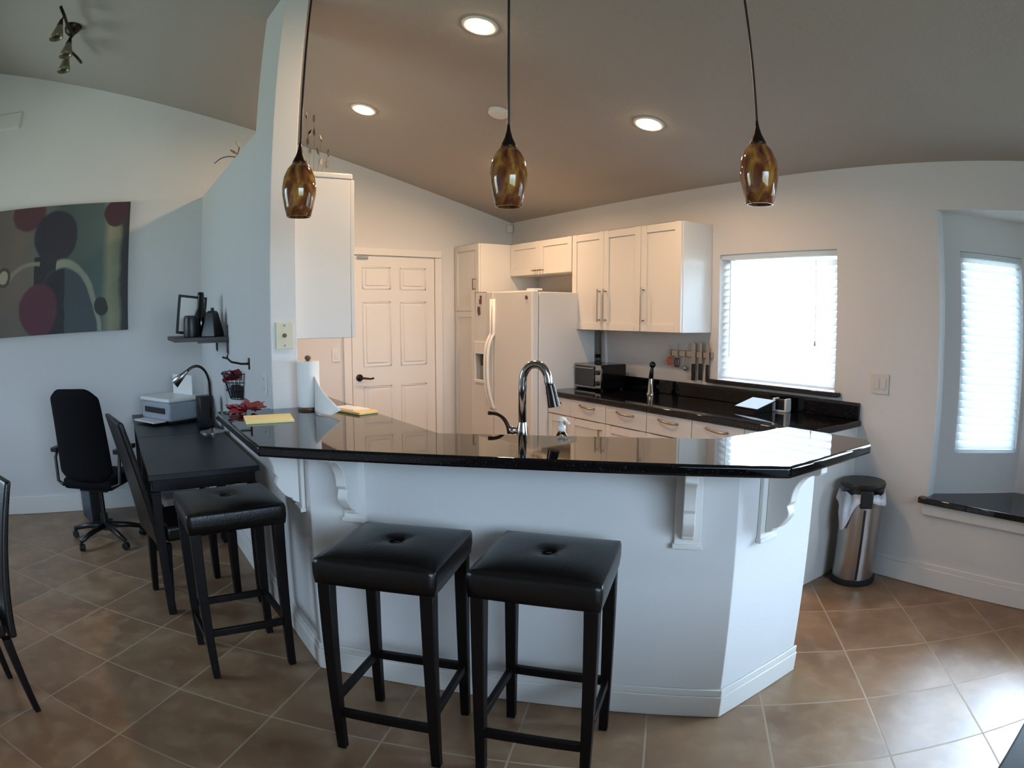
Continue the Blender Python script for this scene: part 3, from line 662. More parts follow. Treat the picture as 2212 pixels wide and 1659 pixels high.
MB().box(-0.033, -0.022, 0.0125, 0.033, 0.022, 0.078).build('dark_insert', M['black'], t, bevel=0.002)
# wall outlet with plug, white riser under the cabinet
t = thing('wall_outlet', 'white outlet with black plugs on the wall above the toaster oven', 'outlet', (1.388, -0.002, 1.135))
MB().box(-0.036, -0.006, -0.058, 0.036, 0, 0.058).build('cover_plate', M['plastic_white'], t, bevel=0.002)
for z in (0.01, -0.045): MB().box(-0.015, -0.035, z, 0.015, -0.0065, z + 0.03).build('plug', M['black'], t, bevel=0.003)
tag(MB().prism([(1.43, 1.389), (1.475, 1.389), (1.492, 1.07), (1.44, 1.07)], -0.03, -0.002, 'y').build('cord_cover', M['plastic_white'], bevel=0.003), 'white vertical cord cover from wall cabinet down towards the toaster oven', 'cord cover')

# magnetic rack with tools: each a thing
t = tag(MB().box(2.20, -0.018, 1.205, 2.615, -0.002, 1.25).build('knife_rack', M['steel'], bevel=0.003), 'steel magnetic strip on the wall left of the kitchen window', 'knife rack')
def knife(x, z0, z1, bw, label):
    t = thing('kitchen_knife', label, 'knife', (x, -0.024, z0), 0, 'knives on the magnetic strip'); h = z1 - z0
    MB().prism([(-bw * .5, h * 0.42), (bw * 0.5, h * 0.42), (bw * 0.5, h * 0.9), (-bw * 0.3, h), (-bw * 0.5, h * 0.97)], -0.001, 0.0015, 'y').build('blade', M['steel'], t)
    MB().box(-0.013, -0.008, 0, 0.013, 0.008, h * 0.42).build('handle', M['black'], t, bevel=0.004)
knife(2.448, 1.038, 1.328, 0.034, 'black handled knife, leftmost of the three on the magnetic strip')
knife(2.514, 1.045, 1.332, 0.026, 'black handled knife in the middle of the three on the magnetic strip')
knife(2.580, 1.036, 1.334, 0.030, 'black handled knife nearest the window on the magnetic strip')
def scissors(x, z0, z1, m_, label):
    t = thing('kitchen_scissors', label, 'scissors', (x, -0.024, z0), 0, 'scissors on the magnetic strip'); h = z1 - z0
    MB().prism([(-0.004, h * 0.4), (0.010, h * 0.4), (0.004, h)], 0.0, 0.0015, 'y').prism([(-0.010, h * 0.4), (0.004, h * 0.4), (-0.004, h)], -0.003, -0.0015, 'y').build('blades', M['steel'], t)
    mb = MB()
    for s_ in (-1, 1):
        mb.tube([(s_ * (0.012 + 0.011 * cos(a)), 0, h * 0.2 + h * 0.18 * sin(a)) for a in [i * 2 * pi / 14 for i in range(15)]], 0.0045, 6)
    mb.build('handle', m_, t, smooth=True)
scissors(2.213, 1.135, 1.295, M['orange'], 'orange handled scissors at the left end of the magnetic strip')
scissors(2.288, 1.12, 1.315, M['maroon'], 'dark red handled scissors second from the left on the magnetic strip')
t = thing('measuring_spoon', 'small steel measuring spoon hanging from the middle of the magnetic strip', 'spoon', (2.362, -0.024, 1.09))
MB().box(-0.004, -0.001, 0.05, 0.004, 0.0015, 0.155).build('handle', M['steel'], t)
MB().lathe([(0.001, 0), (0.012, 0.003), (0.019, 0.010)], (0, -0.006, 0.03), 16, axis='y').build('bowl', M['steel'], t, smooth=True)

def plate(name, label, loc, rz, w_=0.075, h_=0.12, m_='plastic_white', parts='switch', kind='switch'):
    t = thing(name, label, kind, loc, rz)
    MB().box(-w_ / 2, -0.006, -h_ / 2, w_ / 2, -0.0005, h_ / 2).build('cover_plate', M[m_], t, bevel=0.002)
    if parts == 'double':
        for x in (-0.023, 0.023): MB().box(x - 0.016, -0.010, -0.033, x + 0.016, -0.0062, 0.033).build('rocker', M[m_], t, bevel=0.002)
    elif parts == 'outlet':
        for z in (-0.025, 0.025):
            oo = MB().lathe([(0.017, -0.009), (0.017, -0.0062)], (0, 0, z), 18, axis='y').build('socket', M[m_], t)
            MB().box(-0.008, -0.0095, z - 0.006, -0.005, -0.0091, z + 0.006).box(0.005, -0.0095, z - 0.006, 0.008, -0.0091, z + 0.006).build('slots', M['black'], oo)
    elif parts == 'cable':
        MB().lathe([(0.009, -0.014), (0.011, -0.0062)], (0, 0, 0), 14, axis='y').build('jack', M['brown'], t)
        for z in (-0.048, 0.048): MB().lathe([(0.005, -0.008), (0.006, -0.0062)], (0, 0, z), 10, axis='y').build('screw', M['grey_plastic'], t)
    else:
        MB().box(-0.016, -0.010, -0.033, 0.016, -0.0062, 0.033).build('rocker', M[m_], t, bevel=0.002)
    return t
plate('light_switch', 'white double switch plate on the wall between kitchen window and bay', (3.918, -0.001, 1.143), 0, 0.115, 0.118, parts='double', m_='switch_white')
plate('cable_outlet', 'almond plate with a dark centre jack on the front of the column', (2.5005, -2.943, 1.418), pi / 2, 0.085, 0.13, m_='almond', parts='cable', kind='outlet')
plate('light_switch', 'white switch plate on the wall beside the six panel door', (0.001, -1.85, 1.155), pi / 2, 0.075, 0.12)
plate('wall_outlet', 'white outlet on the desk side of the wing wall near the column', (2.365, -3.0105, 1.175), 0, 0.07, 0.115, parts='outlet', kind='outlet')

# ------------------------------------------------------------------ lamps
def pendant(x, y, label):
    zt = ceil_z(y)
    t = thing('pendant_lamp', label, 'pendant lamp', (x, y, 1.877), 0, 'amber glass pendant lamps over the bar')
    prof = [(0.044, 0), (0.053, 0.035), (0.062, 0.08), (0.064, 0.11), (0.058, 0.15), (0.045, 0.18), (0.026, 0.204)]
    inner = [(r - 0.004, z) for r, z in prof[::-1]]
    MB().lathe(prof + inner + [prof[0]], seg=40, cap=False).build('glass_shade', M['amber'], t, smooth=True)
    MB().lathe([(0.030, 0.196), (0.026, 0.21), (0.014, 0.235), (0.007, 0.26), (0.004, 0.285)], seg=24).build('cap', M['bronze'], t, smooth=True)
    MB().tube([(0, 0, 0.28), (0, 0, zt - 1.877 - 0.02)], 0.0045, 8).build('cord', M['black'], t)
    MB().lathe([(0.004, -0.05), (0.03, -0.03), (0.058, -0.012), (0.06, 0.014)], (0, 0, zt - 1.877), 28).build('canopy', M['bronze'], t, smooth='auto')
    MB().ball((0, 0, 0.10), 0.022, 1.3).tube([(0, 0, 0.12), (0, 0, 0.20)], 0.012, 10).build('bulb', M['plastic_white'], t, smooth=True)
pendant(3.27, -3.08, 'amber glass pendant lamp hanging in front of the white column')
pendant(3.828, -2.523, 'amber glass pendant lamp in the middle of the three over the bar')
pendant(4.412, -1.938, 'amber glass pendant lamp hanging left of and above the kitchen window')

tiltm = Matrix.Rotation(-math.atan(S), 4, 'X')
def downlight(x, y, label):
    z = ceil_z(y)
    t = thing('recessed_light', label, 'ceiling light', (x, y, z), 0, 'recessed ceiling lights'); t.rotation_euler = (-math.atan(S), 0, 0)
    MB().lathe([(0.070, -0.004), (0.072, -0.010), (0.094, -0.006), (0.096, -0.0005), (0.070, -0.0005)], seg=36, cap=False).build('trim_ring', M['trim'], t, smooth=True)
    MB().lathe([(0.0005, -0.030), (0.030, -0.027), (0.052, -0.018), (0.066, -0.006), (0.069, -0.001)], seg=36, cap=False).build('lamp_face', M['bulb'], t, smooth=True)
    l_ = bpy.data.lights.new('recessed_light_beam', 'AREA'); l_.shape = 'DISK'; l_.size = 0.13; l_.energy = LAMP_W; l_.color = WARM; l_.spread = radians(175)
    lo = bpy.data.objects.new('recessed_light_beam', l_); scene.collection.objects.link(lo)
    lo.location = (x, y, z - 0.034); lo.rotation_euler = (-math.atan(S), 0, 0)
downlight(2.92, -2.104, 'lit recessed ceiling light highest in the kitchen, closest to the bar')
downlight(1.284, -2.077, 'lit recessed ceiling light over the six panel door side')
downlight(2.858, -0.897, 'lit recessed ceiling light in front of the kitchen window wall')
downlight(1.284, -0.90, 'lit recessed ceiling light above the refrigerator, behind the middle pendant')

t = tag(MB().lathe([(0.055, -0.03), (0.065, -0.022), (0.068, 0)], seg=28).build('smoke_detector', M['plastic_white'], smooth='auto'), 'round white smoke detector on the kitchen ceiling between the recessed lights', 'smoke detector')
t.location = (2.116, -1.484, ceil_z(-1.484) - 0.001); t.rotation_euler = (-math.atan(S), 0, 0)
tag(MB().box(0.003, -0.07, 2.33, 0.05, -0.012, 2.40).build('motion_sensor', M['plastic_white'], bevel=0.01), 'small white motion sensor in the upper corner of the kitchen', 'sensor')

# wavy track fixture over the desk room
cz = ceil_z(-4.32)
t = thing('ceiling_fixture', 'dark bronze wavy ceiling fixture with three small bell glass shades', 'ceiling light', (1.34, -4.32, cz))
MB().lathe([(0.03, -0.07), (0.06, -0.045), (0.075, -0.012), (0.075, 0.018)], seg=28).build('canopy', M['bronze'], t, smooth='auto')
rail = [Vector((0.53, -0.085, 0)), Vector((0.38, -0.05, 0)), Vector((0.2, -0.02, 0)), Vector((0.08, 0.03, 0)), Vector((0, 0.0, 0)), Vector((-0.10, -0.035, 0)), Vector((-0.25, 0.0, 0)), Vector((-0.36, 0.06, 0)), Vector((-0.46, 0.10, 0))]
MB().tube([v + Vector((0, 0, -0.10 - S * v.y)) for v in rail], 0.011, 10).tube([(0, 0, -0.03), (0, 0, -0.10)], 0.014, 10).build('rail', M['bronze'], t, smooth=True)
for i, (x, yy) in enumerate(((0.40, -0.055), (0.10, 0.02), (-0.22, -0.005))):
    z0 = -0.11 - S * yy
    MB().tube([(x, yy, z0), (x + 0.0, yy - 0.01, z0 - 0.03)], 0.007, 8).lathe([(0.012, 0), (0.022, -0.035), (0.026, -0.045)], (x, yy - 0.01, z0 - 0.02), 16).build('socket', M['bronze'], t, smooth=True)
    prof = [(0.022, 0), (0.032, -0.03), (0.046, -0.07), (0.055, -0.105)]
    MB().lathe(prof + [(r - 0.003, z) for r, z in prof[::-1]] + [prof[0]], (x, yy - 0.01, z0 - 0.058), 24, cap=False).build('bell_shade', M['smoke'], t, smooth=True)

# ------------------------------------------------------------------ painting, vent
t = thing('wall_painting', 'large abstract canvas with dark and maroon circles on the back wall', 'painting', (0, -4.36, 1.95))
MB().box(0.003, -5.10, 1.435, 0.038, -3.632, 2.458).xf(Matrix.Translation((0, 4.36, -1.95))).build('canvas', M['art'], t, bevel=0.002)
t = thing('air_vent', 'white rectangular wall vent high on the back wall above the painting', 'vent', (0.001, -4.97, 3.245))
MB().box(0, -0.14, -0.075, 0.012, 0.14, 0.075).build('frame', M['plastic_white'], t, bevel=0.002)
mb = MB()
for i in range(7): mb.box(0.0125, -0.12, -0.056 + i * 0.017, 0.018, 0.12, -0.050 + i * 0.017)
mb.build('louvers', M['plastic_white'], t)

# ------------------------------------------------------------------ bar stools
def make_stool(label):
    t = thing('bar_stool', label, 'bar stool', (0, 0, 0), 0, 'backless black leather bar stools at the bar')
    # seat: grid pillow with a button dimple
    s = 0.205; mb = MB(); g = 17; V = {}
    for i in range(g):
        for j in range(g):
            u = -1 + 2 * i / (g - 1); v = -1 + 2 * j / (g - 1)
            dome = 0.020 * (1 - u ** 4) * (1 - v ** 4)
            rr = math.hypot(u, v); dim = -0.022 * math.exp(-(rr / 0.13) ** 2) - 0.006 * math.exp(-(min(abs(u - v), abs(u + v)) / 0.06) ** 2) * max(0, 1 - rr / 0.5)
            ss = s * (1 - 0.01 * (abs(u) ** 6 * abs(v) ** 6))
            V[i, j] = mb.bm.verts.new((u * ss, v * ss, 0.748 + dome + dim))
    for i in range(g - 1):
        for j in range(g - 1): mb.bm.faces.new((V[i, j], V[i + 1, j], V[i + 1, j + 1], V[i, j + 1]))
    loop = [(i, 0) for i in range(g)] + [(g - 1, j) for j in range(1, g)] + [(i, g - 1) for i in range(g - 2, -1, -1)] + [(0, j) for j in range(g - 2, 0, -1)]
    prev = [V[k] for k in loop]
    for z, k_ in ((0.735, 1.02), (0.70, 1.02), (0.665, 1.0)):
        ring = [mb.bm.verts.new((V[k].co.x * k_, V[k].co.y * k_, z)) for k in loop]
        for a in range(len(loop)):
            b_ = (a + 1) % len(loop); mb.bm.faces.new((prev[a], ring[a], ring[b_], prev[b_]))
        prev = ring
    mb.bm.faces.new(prev[::-1])
    mb.build('seat', M['leather'], t, smooth=True)
    MB().ball((0, 0, 0.752), 0.013, 0.5).build('button', M['leather'], t, smooth=True)
    L0 = 0.178; L1 = 0.176
    for sx in (-1, 1):
        for sy in (-1, 1):
            MB().frustum((sx * L0, sy * L0, 0.0), (sx * L1, sy * L1, 0.664), 0.032, 0.046).build('leg', M['espresso'], t, bevel=0.003)
    z = 0.20
    MB().box(-0.16, -L0 - 0.011, z - 0.055, 0.16, -L0 + 0.011, z - 0.022).build('footrest', M['espresso'], t, bevel=0.003)
    MB().box(-0.16, L0 - 0.011, z, 0.16, L0 + 0.011, z + 0.032).build('stretcher', M['espresso'], t, bevel=0.003)
    for sx in (-1, 1): MB().box(sx * L0 - 0.010, -0.16, z, sx * L0 + 0.010, 0.16, z + 0.032).build('stretcher', M['espresso'], t, bevel=0.003)
    return t
st1 = make_stool('left one of the two black leather stools in front of the bar')
st1.location = (3.722, -2.905, 0); st1.rotation_euler.z = radians(44)
s2_ = copy_tree(st1); s2_['label'] = 'right one of the two black leather stools in front of the bar'
s2_.location = (4.085, -2.535, 0); s2_.rotation_euler.z = radians(40)
s3_ = copy_tree(st1); s3_['label'] = 'black leather stool at the bar side beside the desk'
s3_.location = (2.845, -3.32, 0); s3_.rotation_euler.z = radians(2)

# ------------------------------------------------------------------ desk tables
def desk(x0, x1, label):
    t = thing('desk_table', label, 'desk', (x0, -3.05, 0), 0, 'black desk tables along the wing wall')
    w_ = x1 - x0; D = 0.58
    MB().box(0.001, -D, 0.725, w_ - 0.001, 0.0, 0.755).build('tabletop', M['desk'], t, bevel=0.003)
    MB().box(0.02, -D + 0.02, 0.665, w_ - 0.02, -0.02, 0.7245).build('apron', M['espresso'], t, bevel=0.002)
    for x in (0.035, w_ - 0.035):
        for y in (-D + 0.035, -0.035): MB().frustum((x, y, 0.0), (x, y, 0.6645), 0.045, 0.05).build('leg', M['espresso'], t, bevel=0.002)
desk(0.02, 1.15, 'black desk table against the back wall carrying the printer')
desk(1.152, 2.30, 'black desk table next to the bar stool, nearer the camera')

# printer
t = thing('printer', 'light grey multifunction printer on the far desk in the corner', 'printer', (0.48, -3.32, 0.756), radians(-62 + 90))
MB().box(-0.20, -0.16, 0.02, 0.20, 0.17, 0.155).build('body', M['grey_plastic'], t, bevel=0.015)
MB().box(-0.21, -0.17, 0.1555, 0.21, 0.17, 0.185).build('scanner_lid', M['plastic_white'], t, bevel=0.012)
MB().box(-0.14, -0.168, 0.075, 0.14, -0.1605, 0.115).build('paper_slot', M['black'], t)
MB().box(-0.15, -0.27, 0.018, 0.15, -0.1605, 0.028).build('output_tray', M['plastic_white'], t, bevel=0.003)
MB().box(-0.13, 0.10, 0.186, 0.13, 0.106, 0.33).xf(Matrix.Translation((0, 0.0, 0)) ).build('paper_support', M['paper'], t)
MB().box(-0.17, -0.13, 0, 0.17, 0.14, 0.0195).build('feet', M['black'], t)
t = thing('speaker_box', 'small dark upright box behind the printer by the wing wall', 'speaker', (0.93, -3.13, 0.756), radians(10))
MB().box(-0.05, -0.05, 0, 0.05, 0.05, 0.22).build('body', M['black'], t, bevel=0.006)
MB().lathe([(0.036, -0.004), (0.038, 0)], (0, -0.0502, 0.12), 20, axis='y').build('cone', M['rubber'], t)

# desk lamp
t = thing('desk_lamp', 'silver gooseneck desk lamp on the seam of the two desks', 'desk lamp', (1.17, -3.12, 0.756))
MB().lathe([(0.085, 0), (0.085, 0.008), (0.03, 0.02), (0.014, 0.03)], seg=32).build('base', M['steel'], t, smooth='auto')
MB().tube([(0, 0, 0.02), (0, 0.0, 0.20), (0, -0.003, 0.33)] + bez((0, -0.003, 0.33), (0, -0.02, 0.44), (0, -0.09, 0.475), (0, -0.155, 0.405))[1:], 0.0085, 12).build('gooseneck', M['darkchrome'], t, smooth=True)
pr_ = [(0.012, 0), (0.016, 0.03), (0.034, 0.12)]
MB().lathe(pr_ + [(r - 0.002, z) for r, z in pr_[::-1]], seg=24, cap=False).xf(Matrix.Translation((0, -0.148, 0.412)) @ Matrix.Rotation(radians(130), 4, 'X')).build('lamp_head', M['steel'], t, smooth=True)

# corner shelf with its things
t = thing('wall_shelf', 'small dark shelf mounted on the wing wall near the corner', 'shelf', (0.78, -3.011, 1.36))
MB().box(0, -0.35, 0, 0.55, -0.001, 0.026).build('shelf_board', M['shelfwood'], t, bevel=0.002)
for x in (0.08, 0.53):
    MB().box(x - 0.008, -0.006, -0.09, x + 0.008, -0.001, 0.10).box(x - 0.008, -0.20, -0.012, x + 0.008, -0.001, -0.0005).prism([(x - 0.004, -0.08), (x + 0.004, -0.08), (x + 0.004, -0.012), (x - 0.004, -0.012)], -0.012, -0.006, 'y').build('shelf_bracket', M['black'], t)
SZ = 1.3865
t = thing('picture_frame', 'black framed white picture leaning on the small shelf', 'picture frame', (1.05, -3.225, SZ + 0.013), radians(98))
rm = Matrix.Rotation(radians(-7), 4, 'X') @ Matrix.Rotation(radians(7), 4, 'Y')
MB().box(-0.10, 0, 0, 0.10, 0.014, 0.016).box(-0.10, 0, 0.244, 0.10, 0.014, 0.26).box(-0.10, 0, 0.016, -0.084, 0.014, 0.244).box(0.084, 0, 0.016, 0.10, 0.014, 0.244).xf(rm).build('frame', M['black'], t, bevel=0.001)
MB().box(-0.084, 0.004, 0.016, 0.084, 0.010, 0.244).xf(rm).build('print', M['paper'], t)
t = thing('black_bottle', 'tall black bottle shaped ornament standing tilted on the small shelf', 'bottle', (1.09, -3.155, SZ))
MB().lathe([(0.046, 0.0), (0.048, 0.08), (0.044, 0.14), (0.023, 0.19), (0.022, 0.275), (0.018, 0.29)], seg=24).build('body', M['gloss_black'], t, smooth=True)
t = thing('canister', 'low dark canister in front of the black framed picture', 'canister', (1.19, -3.235, SZ))
MB().lathe([(0.05, 0), (0.052, 0.01), (0.049, 0.115), (0.045, 0.13)], seg=28).build('body', M['black'], t, smooth='auto')
MB().lathe([(0.046, 0.1305), (0.038, 0.138)], seg=28).build('lid', M['rubber'], t, smooth='auto')
t = thing('cone_ornament', 'black cone shaped ornament beside the bottle on the small shelf', 'ornament', (1.235, -3.10, SZ))
MB().lathe([(0.078, 0), (0.075, 0.02), (0.042, 0.15), (0.03, 0.165)], seg=4).build('body', M['black'], t, bevel=0.004)
MB().lathe([(0.014, 0.165), (0.010, 0.185)], seg=12).build('knob', M['black'], t)

# hook, basket with red things
t = thing('wall_hook', 'dark metal swing hook on the wing wall above the basket', 'hook', (1.975, -3.0115, 1.253))
MB().box(-0.012, -0.005, -0.032, 0.012, 0, 0.032).build('back_plate', M['bronze'], t, bevel=0.002)
MB().tube([(0, -0.005, 0.0), (-0.015, -0.04, 0.0), (-0.05, -0.09, 0.01), (-0.07, -0.11, 0.03), (-0.10, -0.13, 0.035)], 0.006, 8).tube([(-0.07, -0.11, 0.03), (-0.068, -0.108, 0.05)], 0.004, 6).build('arm', M['bronze'], t, smooth=True)
t = thing('wall_basket', 'dark wire basket on the wing wall above the red tinsel', 'basket', (1.70, -3.012, 1.035))
mb = MB()
for z, rr in ((0.0, 0.06), (0.05, 0.085), (0.10, 0.10), (0.15, 0.105)):
    mb.tube([(rr * 1.3 * cos(a), -rr * sin(a) - 0.003, z) for a in [i * pi / 12 for i in range(13)]], 0.003, 6)
for i in range(13):
    a = i * pi / 12; mb.tube([(0.078 * cos(a), -0.06 * sin(a) - 0.003, 0.0), (0.1365 * cos(a), -0.105 * sin(a) - 0.003, 0.155)], 0.0022, 5)
mb.build('wire_body', M['black'], t)
MB().prism([(0.07 * cos(a), -0.055 * sin(a) - 0.004) for a in [i * pi / 12 for i in range(13)]], 0.005, 0.075).build('liner', M['rubber'], t)
def crumple(mb, c, r, n_, seed, flat=1.0):
    random.seed(seed)
    for i in range(n_):
        d = Vector((random.uniform(-1, 1), random.uniform(-1, 1), random.uniform(-0.2, 1) * flat)).normalized()
        p = Vector(c) + Vector((random.uniform(-1, 1), random.uniform(-1, 1), random.uniform(0, .5) * flat)) * r * 0.35
        s_ = d.cross(Vector((0.3, 0.5, 0.8))).normalized() * r * 0.35
        a = [mb.bm.verts.new(v) for v in (p - s_, p + s_, p + d * r + s_ * 0.6, p + d * r * 1.1, p + d * r - s_ * 0.6)]
        b_ = [mb.bm.verts.new(v.co + d.cross(s_).normalized() * 0.0025) for v in a]
        mb.bm.faces.new(a); mb.bm.faces.new(b_[::-1])
        for k_ in range(5): mb.bm.faces.new((a[k_], b_[k_], b_[(k_ + 1) % 5], a[(k_ + 1) % 5]))
    return mb
tag(crumple(MB(), (1.70, -3.062, 1.15), 0.055, 16, 3).build('red_bow', M['red']), 'shiny red gift bow stuffed in the wire basket', 'bow')
tag(crumple(MB(), (2.56, -3.15, 1.088), 0.07, 18, 5, 0.3).build('red_tinsel', M['red']), 'crumpled dark red tinsel on the left tip of the bar top', 'tinsel')

# under-desk things
t = thing('storage_box', 'white plastic storage box with blue label under the far desk', 'storage box', (0.60, -3.38, 0), radians(20))
MB().box(-0.18, -0.14, 0, 0.18, 0.14, 0.24).build('body', M['plastic_white'], t, bevel=0.008)
MB().box(-0.12, -0.1425, 0.08, 0.12, -0.1405, 0.19).build('blue_label', M['blue'], t)
MB().box(-0.187, -0.147, 0.2405, 0.187, 0.147, 0.262).build('lid', M['grey_plastic'], t, bevel=0.005)
t = thing('computer_tower', 'dark blue slim computer tower standing behind the office chair', 'computer', (0.30, -4.06, 0.0), radians(15))
MB().box(-0.18, -0.045, 0.0, 0.18, 0.045, 0.40).build('case', mat('navy_case', (34, 42, 62), 0.4), t, bevel=0.005)
MB().box(0.1805, -0.04, 0.02, 0.184, 0.04, 0.38).build('front_panel', M['black'], t, bevel=0.001)

# ------------------------------------------------------------------ office chair
t = thing('office_chair', 'black swivel office chair with tall rounded back at the desks', 'office chair', (0.87, -3.94, 0), radians(62))
# local +y is the facing direction
for i in range(5):
    a = radians(90 + 72 * i + 20); c_, s_ = cos(a), sin(a)
    MB().tube([(0.03 * c_, 0.03 * s_, 0.115), (0.18 * c_, 0.18 * s_, 0.095), (0.29 * c_, 0.29 * s_, 0.068)], [0.024, 0.02, 0.016], 8).build('base_spoke', M['black'], t, smooth=True)
    w2 = MB()
    for k_ in (-0.014, 0.008): w2.lathe([(0.026, 0), (0.026, 0.016)], (0, k_, 0), 18, axis='y')
    w2.tube([(0, 0, 0.0), (0, 0, 0.045)], 0.008, 6)
    w2.xf(Matrix.Translation((0.29 * c_, 0.29 * s_, 0.0265)) @ Matrix.Rotation(a + 0.6, 4, 'Z')).build('caster', M['black'], t)
MB().cyl((0, 0, 0.08), 0.03, 0.12).cyl((0, 0, 0.19), 0.017, 0.2).build('gas_lift', M['black'], t, smooth='auto')
MB().box(-0.22, -0.21, 0.41, 0.22, 0.24, 0.49).build('seat', M['mesh'], t, bevel=0.035, seg=4)
MB().box(-0.12, -0.12, 0.38, 0.12, 0.12, 0.409).build('tilt_mechanism', M['black'], t, bevel=0.005)
# back: rounded tall pad
mb = MB(); cols, rows = 9, 13
def bp_(u, v, f):
    hw = 0.235 * (1 - 0.10 * v) ; hw *= (1 - max(0, abs(v - 0.5) * 2 - 0.8) ** 2 * 4.0 * 0.5)
    x = hw * u; z = 0.47 + 0.63 * v; y = -0.215 - 0.11 * v + 0.035 * u * u + 0.02 * sin(v * pi) + f
    rc = max(0, abs(u) - 0.6) / 0.4; re = max(0, abs(v - 0.5) * 2 - 0.8) / 0.2
    if v > 0.5: z -= 0.06 * rc ** 2.5 * re
    else: z += 0.05 * rc ** 2.5 * re
    return (x, y, z)
F_ = {}; B_ = {}
for i in range(cols):
    for j in range(rows):
        u = -1 + 2 * i / (cols - 1); v = j / (rows - 1); e_ = 0.5 + 0.5 * (1 - abs(u) ** 4) * (1 - abs(2 * v - 1) ** 4)
        F_[i, j] = mb.bm.verts.new(bp_(u, v, 0.03 * e_)); B_[i, j] = mb.bm.verts.new(bp_(u, v, -0.03 * e_))
for i in range(cols - 1):
    for j in range(rows - 1):
        mb.bm.faces.new((F_[i, j], F_[i + 1, j], F_[i + 1, j + 1], F_[i, j + 1])); mb.bm.faces.new((B_[i, j], B_[i, j + 1], B_[i + 1, j + 1], B_[i + 1, j]))
for i in range(cols - 1):
    for j in (0, rows - 1): mb.bm.faces.new((F_[i, j], B_[i, j], B_[i + 1, j], F_[i + 1, j]))
for j in range(rows - 1):
    for i in (0, cols - 1): mb.bm.faces.new((F_[i, j], F_[i, j + 1], B_[i, j + 1], B_[i, j]))
mb.build('backrest', M['mesh'], t, smooth=True, subsurf=1)
for sx in (-1, 1):
    MB().tube([(sx * 0.21, -0.20, 0.44), (sx * 0.27, -0.18, 0.46), (sx * 0.28, -0.17, 0.62), (sx * 0.275, -0.14, 0.665)], 0.014, 8).box(sx * 0.275 - 0.028, -0.20, 0.66, sx * 0.275 + 0.028, 0.06, 0.69).build('armrest', M['black'], t, bevel=0.005)

# ------------------------------------------------------------------ leather dining chairs
def dining_chair(label, loc, rz):
    """local +y is the facing direction; back at -y"""
    t = thing('dining_chair', label, 'dining chair', loc, rz, 'dark leather high back chairs')
    mb = MB().box(-0.205, -0.19, 0.39, 0.205, 0.22, 0.475)
    mb.build('seat', M['leather'], t, bevel=0.022, seg=4)
    # curved back slab
    mb = MB(); n_ = 12; prof = []
    for k_ in range(n_ + 1):
        v = k_ / n_; prof.append((-0.20 - 0.16 * v ** 1.3, 0.38 + 0.645 * v))
    outer = [(y - 0.045 + 0.012 * (i / n_), z) for i, (y, z) in enumerate(prof)]
    mb.prism([(y, z) for y, z in prof] + outer[::-1], -0.205, 0.205, 'x')
    mb.build('backrest', M['leather'], t, bevel=0.012, seg=4)
    for sx in (-1, 1):
        MB().frustum((sx * 0.175, 0.185, 0), (sx * 0.175, 0.185, 0.389), 0.034, 0.045).build('leg', M['espresso'], t, bevel=0.002)
        MB().frustum((sx * 0.175, -0.215, 0), (sx * 0.175, -0.185, 0.379), 0.034, 0.045).build('leg', M['espresso'], t, bevel=0.002)
    return t
c1 = dining_chair('black leather high back chair pushed to the near desk beside the stool', (2.09, -3.40, 0), radians(3))
c1.location = (2.035, -3.415, 0); c1.rotation_euler.z = radians(10)
c2 = copy_tree(c1); c2['label'] = 'dark leather high back chair cut off at the lower left edge of the photo'
c2.location = (3.18, -4.69, 0); c2.scale = (1, 1, 0.94); c2.rotation_euler.z = radians(-150)

# dining table beside the camera
t = thing('dining_table', 'dark wood dining table whose edge shows in the lower right corner', 'dining table', (6.15, -2.55, 0))
MB().box(-0.485, -0.62, 0.705, 0.50, 0.70, 0.742).build('tabletop', M['espresso'], t, bevel=0.008, seg=3)
MB().box(-0.42, -0.55, 0.62, 0.43, 0.63, 0.7045).build('apron', M['espresso'], t)
for x in (-0.38, 0.39):
    for y in (-0.51, 0.59): MB().frustum((x, y, 0), (x, y, 0.6195), 0.055, 0.07).build('leg', M['espresso'], t, bevel=0.003)

# ------------------------------------------------------------------ trash can
t = thing('trash_can', 'round stainless steel trash can with black lid below the window wall', 'trash can', (3.945, -0.185, 0), radians(38))
MB().lathe([(0.142, 0.0), (0.144, 0.004), (0.144, 0.030), (0.136, 0.034)], seg=40).build('base_ring', M['rubber'], t, smooth='auto')
MB().lathe([(0.130, 0.033), (0.130, 0.515), (0.124, 0.515), (0.124, 0.04)], seg=48, cap=False).build('body', M['steel'], t, smooth='auto')
MB().lathe([(0.001, 0.570), (0.124, 0.570), (0.137, 0.576), (0.139, 0.590), (0.132, 0.602), (0.06, 0.607), (0.001, 0.608)], seg=44, cap=False).build('lid', M['black'], t, smooth='auto')
MB().box(-0.038, -0.158, 0.475, 0.038, -0.120, 0.575).build('lid_hinge', M['black'], t, bevel=0.008)
MB().box(-0.007, -0.1345, 0.04, 0.007, -0.1295, 0.46).build('seam', M['black'], t)
